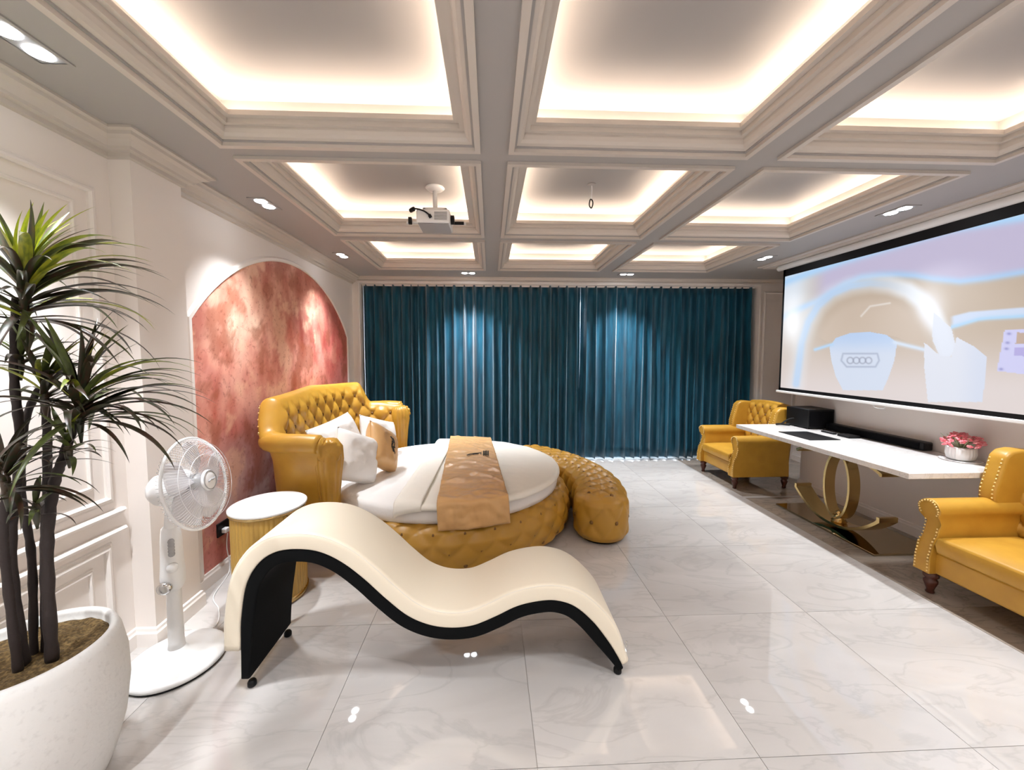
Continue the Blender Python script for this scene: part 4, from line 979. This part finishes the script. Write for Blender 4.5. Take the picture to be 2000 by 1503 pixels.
blend((206, 206, 244), inside([(1596, 890), (1900, 880), (1900, 1160), (1552, 1118)]) * 1.0); blend((180, 172, 226), inside([(1650, 990), (1900, 985), (1900, 1040), (1645, 1035)]) * 1.0)
for (x, y) in ((1620, 912), (1612, 962), (1606, 995), (1576, 1108)): blend((130, 130, 190), np.exp(-((A - x) / 12) ** 2 - ((B - y) / 7) ** 2) * 0.8)
blend((190, 160, 130), inside([(1665, 905), (1760, 905), (1750, 970), (1655, 968)]) * 0.8)
lin = np.where(img / 255 <= 0.04045, img / 255 / 12.99, ((img / 255 + 0.055) / 1.055) ** 2.4)
Vv = np.stack([np.full(A.shape, SX - 0.001), Yg, Zg], -1).reshape(-1, 3)
idx = np.arange(NY * NZ).reshape(NZ, NY); F_ = np.stack([idx[:-1, :-1], idx[:-1, 1:], idx[1:, 1:], idx[1:, :-1]], -1).reshape(-1, 4)
ms = mat('projected_picture', (0.06, 0.06, 0.06, 1), 0.9, spec=0.0); nt = ms.node_tree; va = nt.nodes.new('ShaderNodeVertexColor'); va.layer_name = 'col'
b_ = nt.nodes['Principled BSDF']; nt.links.new(va.outputs[0], b_.inputs['Emission Color']); b_.inputs['Emission Strength'].default_value = 0.62
o = mesh('picture', Vv.tolist(), F_.tolist(), ms, t); setcol(o, lin.reshape(-1, 3).tolist())

# ------------------------------------------------------------------ projector
pj = thing('projector', 'white ceiling projector hanging in the coffer above the bed', 'projector', (-0.425, 3.10, 2.59))
px_, py_, pz_ = -0.425, 3.10, 2.635
g = G(); g.lathe([(0.07, 0), (0.075, 0.006), (0.06, 0.02), (0.02, 0.03)], (px_, py_, ZU), 28, axis=(0, 0, -1)); g.put('ceiling_plate', M['white'], pj, True)
g = G(); g.tube([(px_, py_, ZU - 0.02), (px_, py_, pz_ + 0.10)], 0.018, 14); g.put('mount_pole', M['white'], pj, True)
g = G(); g.box(px_ - 0.09, px_ + 0.09, py_ - 0.02, py_ + 0.02, pz_ + 0.09, pz_ + 0.105)
for s in (-1, 1): g.box(px_ + s * 0.085 - 0.01, px_ + s * 0.085 + 0.01, py_ - 0.02, py_ + 0.02, pz_ + 0.05, pz_ + 0.10)
g.put('bracket', M['white'], pj)
g = G(); g.box(px_ - 0.125, px_ + 0.125, py_ - 0.13, py_ + 0.13, pz_ - 0.045, pz_ + 0.055); bd = bevel(g.put('body', M['white'], pj), 0.012, 3)
g = G(); g.box(px_ - 0.115, px_ + 0.115, py_ - 0.12, py_ + 0.12, pz_ - 0.049, pz_ - 0.045); g.put('underside', M['greypl'], pj)
g = G()
for k in range(7): g.box(px_ + 0.01, px_ + 0.105, py_ - 0.133, py_ - 0.129, pz_ - 0.025 + k * 0.009, pz_ - 0.020 + k * 0.009)
g.put('vent', M['greypl'], pj, kind='stuff')
g = G(); g.lathe([(0.03, 0), (0.034, 0.004), (0.034, 0.03), (0.026, 0.032)], (px_ + 0.12, py_ - 0.04, pz_ + 0.005), 20, axis=(1, 0, 0)); g.put('lens', M['black'], pj, True)
g = G(); g.box(px_ - 0.235, px_ + 0.235, py_ + 0.05, py_ + 0.075, pz_ + 0.005, pz_ + 0.02); g.put('cross_bar', M['white'], pj)
g = G(); g.box(px_ + 0.14, px_ + 0.22, py_ + 0.03, py_ + 0.05, pz_ - 0.002, pz_ + 0.018); g.put('clamp', M['black'], pj); g = G(); g.box(px_ - 0.215, px_ - 0.19, py_ + 0.02, py_ + 0.05, pz_ - 0.005, pz_ + 0.045); g.put('clamp', M['black'], pj)
g = G(); g.tube(catmull([(px_ - 0.17, py_ - 0.11, pz_ + 0.045), (px_ - 0.13, py_ - 0.14, pz_ + 0.05), (px_ - 0.07, py_ - 0.145, pz_ + 0.035), (px_ - 0.03, py_ - 0.14, pz_ + 0.01), (px_ - 0.015, py_ - 0.13, pz_ - 0.01)], 6), [0.016] * 6 + [0.006] * 13 + [0.012] * 6, 8); g.put('power_cable', M['black'], pj, True)
# bare wire
wp_ = thing('hanging_wire', 'bare ceiling wire with a dark loop hanging in the middle coffer', 'wire', (0.78, 2.99, 2.86))
g = G(); g.tube(catmull([(0.78, 2.99, ZU), (0.783, 2.99, ZU - 0.05), (0.778, 2.99, ZU - 0.11)], 5), 0.004, 6); g.put('cord', M['white'], wp_, True)
g = G(); g.tube([(0.778 + 0.013 * math.sin(2 * PI * k / 20), 2.99 + 0.004 * math.sin(k), ZU - 0.145 + 0.034 * math.cos(2 * PI * k / 20)) for k in range(21)], 0.005, 6, False); g.put('wire_loop', M['black'], wp_, True)
g = G(); g.lathe([(0.012, 0), (0.03, 0.004), (0.032, 0.01)], (0.78, 2.99, ZU - 0.011), 16); g.put('ceiling_cap', M['ceil'], wp_, True)

# ------------------------------------------------------------------ pedestal fan
fb = (-1.63, 1.98)
fan = thing('pedestal_fan', 'white pedestal fan with round base beside the potted plant', 'fan', (fb[0], fb[1], 0))
g = G(); g.lathe([(0.205, 0.0), (0.208, 0.004), (0.208, 0.012), (0.20, 0.013)], (fb[0], fb[1], 0), 64); g.put('base_ring', M['black'], fan, True)
g = G(); g.lathe([(0.20, 0.012), (0.212, 0.014), (0.213, 0.026), (0.205, 0.034), (0.14, 0.045), (0.06, 0.058), (0.045, 0.075), (0.035, 0.09), (0.01, 0.092)], (fb[0], fb[1], 0), 64); g.put('base', M['white'], fan, True)
g = G(); g.lathe([(0.038, 0.07), (0.034, 0.12), (0.031, 0.40), (0.033, 0.41)], (fb[0], fb[1], 0), 28); g.put('pole', M['white'], fan, True)
g = G(); g.lathe([(0.036, 0.40), (0.05, 0.43), (0.052, 0.47), (0.047, 0.55), (0.044, 0.66), (0.038, 0.72), (0.02, 0.74)], (fb[0], fb[1], 0), 28); cb_ = g.put('control_column', M['white'], fan, True)
vdir = Vector((0.62, -0.78, 0)).normalized(); sdir = Vector((0.78, 0.62, 0)).normalized()
for k in range(5):
    c = Vector((fb[0], fb[1], 0.60 + 0.016 * k)) + vdir * 0.045; g = G(); g.lathe([(0.014, 0), (0.014, 0.008), (0.010, 0.01)], c, 10, axis=vdir); g.put('button', M['greypl'], cb_, True)
c = Vector((fb[0], fb[1], 0.53)) + vdir * 0.046; g = G(); g.lathe([(0.024, 0), (0.024, 0.01), (0.016, 0.018), (0.004, 0.02)], c, 20, axis=vdir); g.put('timer_dial', M['white'], cb_, True)
c = Vector((fb[0], fb[1], 0.435)) - sdir * 0.025 + vdir * 0.03; g = G(); g.lathe([(0.026, 0), (0.03, 0.006), (0.03, 0.03), (0.02, 0.036)], c, 20, axis=vdir - sdir * 0.5); g.put('height_knob', M['chrome'], fan, True)
# head
HC = pix_on(384, 942, y=1.93); ax = Vector((0.955, 0.08, 0.19)).normalized(); FR = 0.222
q = Vector((0, 0, 1)).rotation_difference(ax)
def hp_(r, a, d): return HC + q @ Vector((r * math.cos(a), r * math.sin(a), d))
g = G(); g.lathe([(0.02, -0.20), (0.055, -0.195), (0.075, -0.17), (0.082, -0.10), (0.078, -0.05), (0.05, -0.035)], HC, 32, axis=ax); g.put('motor_housing', M['white'], fan, True)
g = G(); nk = HC - ax * 0.10; g.tube(catmull([(fb[0], fb[1], 0.70), (fb[0] * .6 + nk.x * .4, fb[1] * .6 + nk.y * .4, nk.z - 0.12), (nk.x, nk.y, nk.z - 0.03)], 6), 0.028, 14); g.put('neck', M['white'], fan, True)
g = G(); g.lathe([(0.008, 0), (0.01, 0.02), (0.012, 0.024), (0.004, 0.028)], nk + Vector((0, 0, 0.075)), 12); g.put('swing_knob', M['white'], fan, True)
g = G()
for k in range(96):
    a = 2 * PI * k / 96; g.tube([hp_(0.045, a, 0.052), hp_(0.12, a + 0.05, 0.056), hp_(0.18, a + 0.09, 0.045), hp_(0.212, a + 0.11, 0.02), hp_(FR, a + 0.11, 0.0)], 0.0011, 4, False)
for rr_ in (0.13, 0.19): g.tube([hp_(rr_, 2 * PI * k / 64, 0.05 if rr_ > 0.15 else 0.056) for k in range(65)], 0.0016, 5, False)
g.put('front_guard', M['clear'], fan, True, kind='stuff')
g = G()
for k in range(72):
    a = 2 * PI * k / 72; g.tube([hp_(0.07, a, -0.055), hp_(0.15, a - 0.03, -0.05), hp_(0.21, a - 0.05, -0.03), hp_(FR, a - 0.05, 0.0)], 0.0011, 4, False)
g.put('rear_guard', M['clear'], fan, True, kind='stuff')
g = G(); g.tube([hp_(FR, 2 * PI * k / 96, 0.0) for k in range(97)], 0.007, 10, False); g.put('guard_rim', M['white'], fan, True)
g = G(); g.lathe([(0.052, 0.052), (0.05, 0.062), (0.03, 0.068), (0.003, 0.07)], HC, 32, axis=ax); bdg = g.put('badge', M['white'], fan, True)
g = G(); g.tube([hp_(0.046, 2 * PI * k / 40, 0.0645) for k in range(41)], 0.0025, 6, False)
e1 = (q @ Vector((1, 0, 0))); up_ = Vector((0, 0, 1)); hx = ax.cross(up_).normalized() * -1; hy = hx.cross(ax).normalized() * -1
cc = HC + ax * 0.072; g.tube([cc - hx * 0.024 - up_ * 0.004, cc - hx * 0.008 + up_ * 0.002, cc + hx * 0.008 - up_ * 0.001, cc + hx * 0.024 + up_ * 0.004], 0.004, 6); g.put('badge_mark', M['greypl'], bdg, True)
def blade(a0):
    def fn(s, t_):
        r = lerp(0.035, 0.205, t_); wdh = (0.5 + 0.55 * math.sin(PI * min(1, t_ * 0.85 + 0.12))) ; a = a0 + (s - 0.5) * wdh * 1.15 + 0.35 * t_
        return hp_(r, a, 0.022 * (s - 0.5) * 2 * (1 - 0.3 * t_) )
    return fn
bl = mat('fan_blade', (0.72, 0.70, 0.72, 1), 0.15, alpha=0.6)
for k in range(5):
    g = G(); g.grid(blade(2 * PI * k / 5 + 0.3), 12, 14); o = g.put('blade', bl, fan, True); so = o.modifiers.new('s', 'SOLIDIFY'); so.thickness = 0.002
g = G(); g.lathe([(0.042, -0.02), (0.044, 0.02), (0.03, 0.035), (0.004, 0.04)], HC, 28, axis=ax); g.put('blade_hub', M['greypl'], fan, True)
g = G(); g.tube(catmull([(fb[0] + 0.02, fb[1] + 0.2, 0.02), (fb[0] + 0.0, fb[1] + 0.3, 0.006), (fb[0] - 0.08, fb[1] + 0.42, 0.006), (fb[0] - 0.2, fb[1] + 0.55, 0.006), (XL + 0.04, sp.y, 0.02), (XL + 0.03, sp.y, 0.2), (XL + 0.04, sp.y, sp.z - 0.04)], 8), 0.0035, 6); g.put('power_cord', M['white'], fan, True)

# ------------------------------------------------------------------ potted dracaena
pc = (-1.665, 1.38); PZ = 0.55
pp = thing('potted_plant', 'tall spiky-leaved palm plant in a rough white stone pot at the left edge', 'plant', (pc[0], pc[1], 0))
g = G(); g.lathe([(0.18, 0.0), (0.195, 0.004), (0.215, 0.05), (0.25, 0.18), (0.267, 0.32), (0.265, 0.43), (0.250, 0.52), (0.238, 0.55), (0.222, 0.553), (0.215, 0.54), (0.215, 0.49)], (pc[0], pc[1], 0), 72); g.put('pot', M['pot'], pp, True)
def so_(s, t_):
    a = 2 * PI * s; r = 0.222 * t_; return (pc[0] + r * math.cos(a), pc[1] + r * math.sin(a), 0.512 + 0.014 * mn.fractal(Vector((r * 12 * math.cos(a), r * 12 * math.sin(a), 0)), 0.8, 2, 5))
g = G(); g.grid(so_, 60, 24, wrapu=True); g.put('soil', M['soil'], pp, True)
def P3(u, v, y): return pix_on(u, v, y=y)
def cane(pts, r0, r1):
    P = catmull(pts, 8); n_ = len(P); g = G(); g.tube(P, [lerp(r0, r1, i / (n_ - 1)) * (1 + 0.10 * math.sin(i * 2.3)) for i in range(n_)], 12); g.put('cane', M['cane'], pp, True)
sz = 0.505
def soil(u, y): p = pix_on(u, 1235, y=y); return (p.x, y, sz)
cane([soil(45, 1.36), P3(22, 1080, 1.36), P3(40, 880, 1.37), P3(28, 740, 1.37), P3(32, 580, 1.37)], 0.014, 0.011)
cane([soil(62, 1.40), P3(62, 1090, 1.42), P3(42, 960, 1.43), P3(48, 830, 1.42), P3(75, 760, 1.40)], 0.012, 0.010)
cane([soil(88, 1.42), P3(88, 1080, 1.43), P3(92, 960, 1.44), P3(92, 840, 1.42), P3(86, 775, 1.40)], 0.014, 0.011)
cane([soil(98, 1.38), P3(92, 1080, 1.38), P3(105, 950, 1.38), P3(125, 890, 1.37), P3(150, 810, 1.37)], 0.018, 0.012)
cane([soil(30, 1.33), P3(12, 1110, 1.31), P3(8, 1030, 1.30), P3(12, 950, 1.30)], 0.013, 0.010)
# shared leaf meshes: base at origin, growing along +X and bending down
def leaf_mesh(Ln, e0, bend, wd, m, nm):
    nseg = 14; x = z = 0.0; v = []; f = []
    for i in range(nseg + 1):
        s = i / nseg; an = e0 - bend * s ** 1.3; 
        if i: x += Ln / nseg * math.cos(an); z += Ln / nseg * math.sin(an)
        w_ = wd * (0.55 + 0.45 * math.sin(min(1, s * 2.2) * PI / 2)) * (1 - s ** 2.6) + 0.0006; nx, nz2 = -math.sin(an), math.cos(an)
        v += [(x + nx * w_ * 0.35, -w_, z + nz2 * w_ * 0.35), (x, 0, z), (x + nx * w_ * 0.35, w_, z + nz2 * w_ * 0.35)]
    for i in range(nseg):
        a = i * 3; f += [(a, a + 1, a + 4, a + 3), (a + 1, a + 2, a + 5, a + 4)]
    me = bpy.data.meshes.new('leaf'); me.from_pydata(v, [], f); me.update(); me.materials.append(m)
    for p in me.polygons: p.use_smooth = True
    return me
LM = {}
for kind, (e0, bend) in {'up': (1.3, 0.6), 'mid': (1.0, 1.35), 'out': (0.62, 1.35), 'down': (0.25, 1.3)}.items():
    for c_, m_ in (('d', M['leafd']), ('o', M['leafo']), ('y', M['leafy'])): LM[kind + c_] = leaf_mesh(1.0, e0, bend, 0.034, m_, kind)
def head(p, Ln, n_, cols_, bias=None, spread=0.06, lean=None):
    for k in range(n_):
        f = k / (n_ - 1); kind = 'up' if f < 0.22 else ('mid' if f < 0.55 else ('out' if f < 0.85 else 'down'))
        c_ = rnd.choices('doy', cols_ if f < 0.5 else (cols_[0] + 2, cols_[1], cols_[2] * 0.3))[0]
        o = bpy.data.objects.new('leaf', LM[kind + c_]); C.objects.link(o); o.parent = pp
        a = k * 2.39996 + rnd.uniform(-.3, .3)
        if bias is not None and rnd.random() < 0.55: a = bias + rnd.uniform(-1.0, 1.0)
        sc = Ln * rnd.uniform(0.75, 1.12) * (0.8 if kind == 'up' else 1.0)
        q_ = Vector(p) - ORG[pp.name] + Vector((0, 0, -spread * f + spread * 0.4)); 
        # keep leaves that point at the wall shorter
        reach = p[0] - XL - 0.06
        if math.cos(a) * sc * 0.9 < -reach: sc = max(0.08, -reach / (math.cos(a) * 0.9))
        o.location = q_; o.rotation_euler = (rnd.uniform(-.3, .3), rnd.uniform(-.18, .18), a); o.scale = (sc, sc * rnd.uniform(0.8, 1.15) if sc > 0.25 else 0.28, sc)
    sg = G(); sg.tube([Vector(p) + Vector((0, 0, -spread - 0.015)), Vector(p) + Vector((0, 0, -spread * 0.6)), Vector(p) + Vector((0, 0, -spread * 0.1)), Vector(p) + Vector((0, 0, 0.02))], [0.003, 0.010, 0.012, 0.006], 10); sg.put('leaf_sheath', M['leafd'], pp, True)
head(P3(46, 578, 1.37), 0.39, 84, (3, 2, 3), 0.1, 0.16)
head(P3(38, 700, 1.38), 0.20, 18, (2, 3, 0))
head(P3(86, 765, 1.39), 0.27, 36, (3, 3, 1), 0.1, 0.08)
head(P3(154, 790, 1.37), 0.38, 74, (4, 2, 1), 0.0, 0.12)
head(P3(133, 872, 1.365), 0.16, 20, (1, 3, 1))
head(P3(10, 930, 1.28), 0.26, 32, (4, 2, 0), 0.1, 0.10)
head(P3(70, 990, 1.33), 0.15, 10, (3, 2, 0), -0.2)
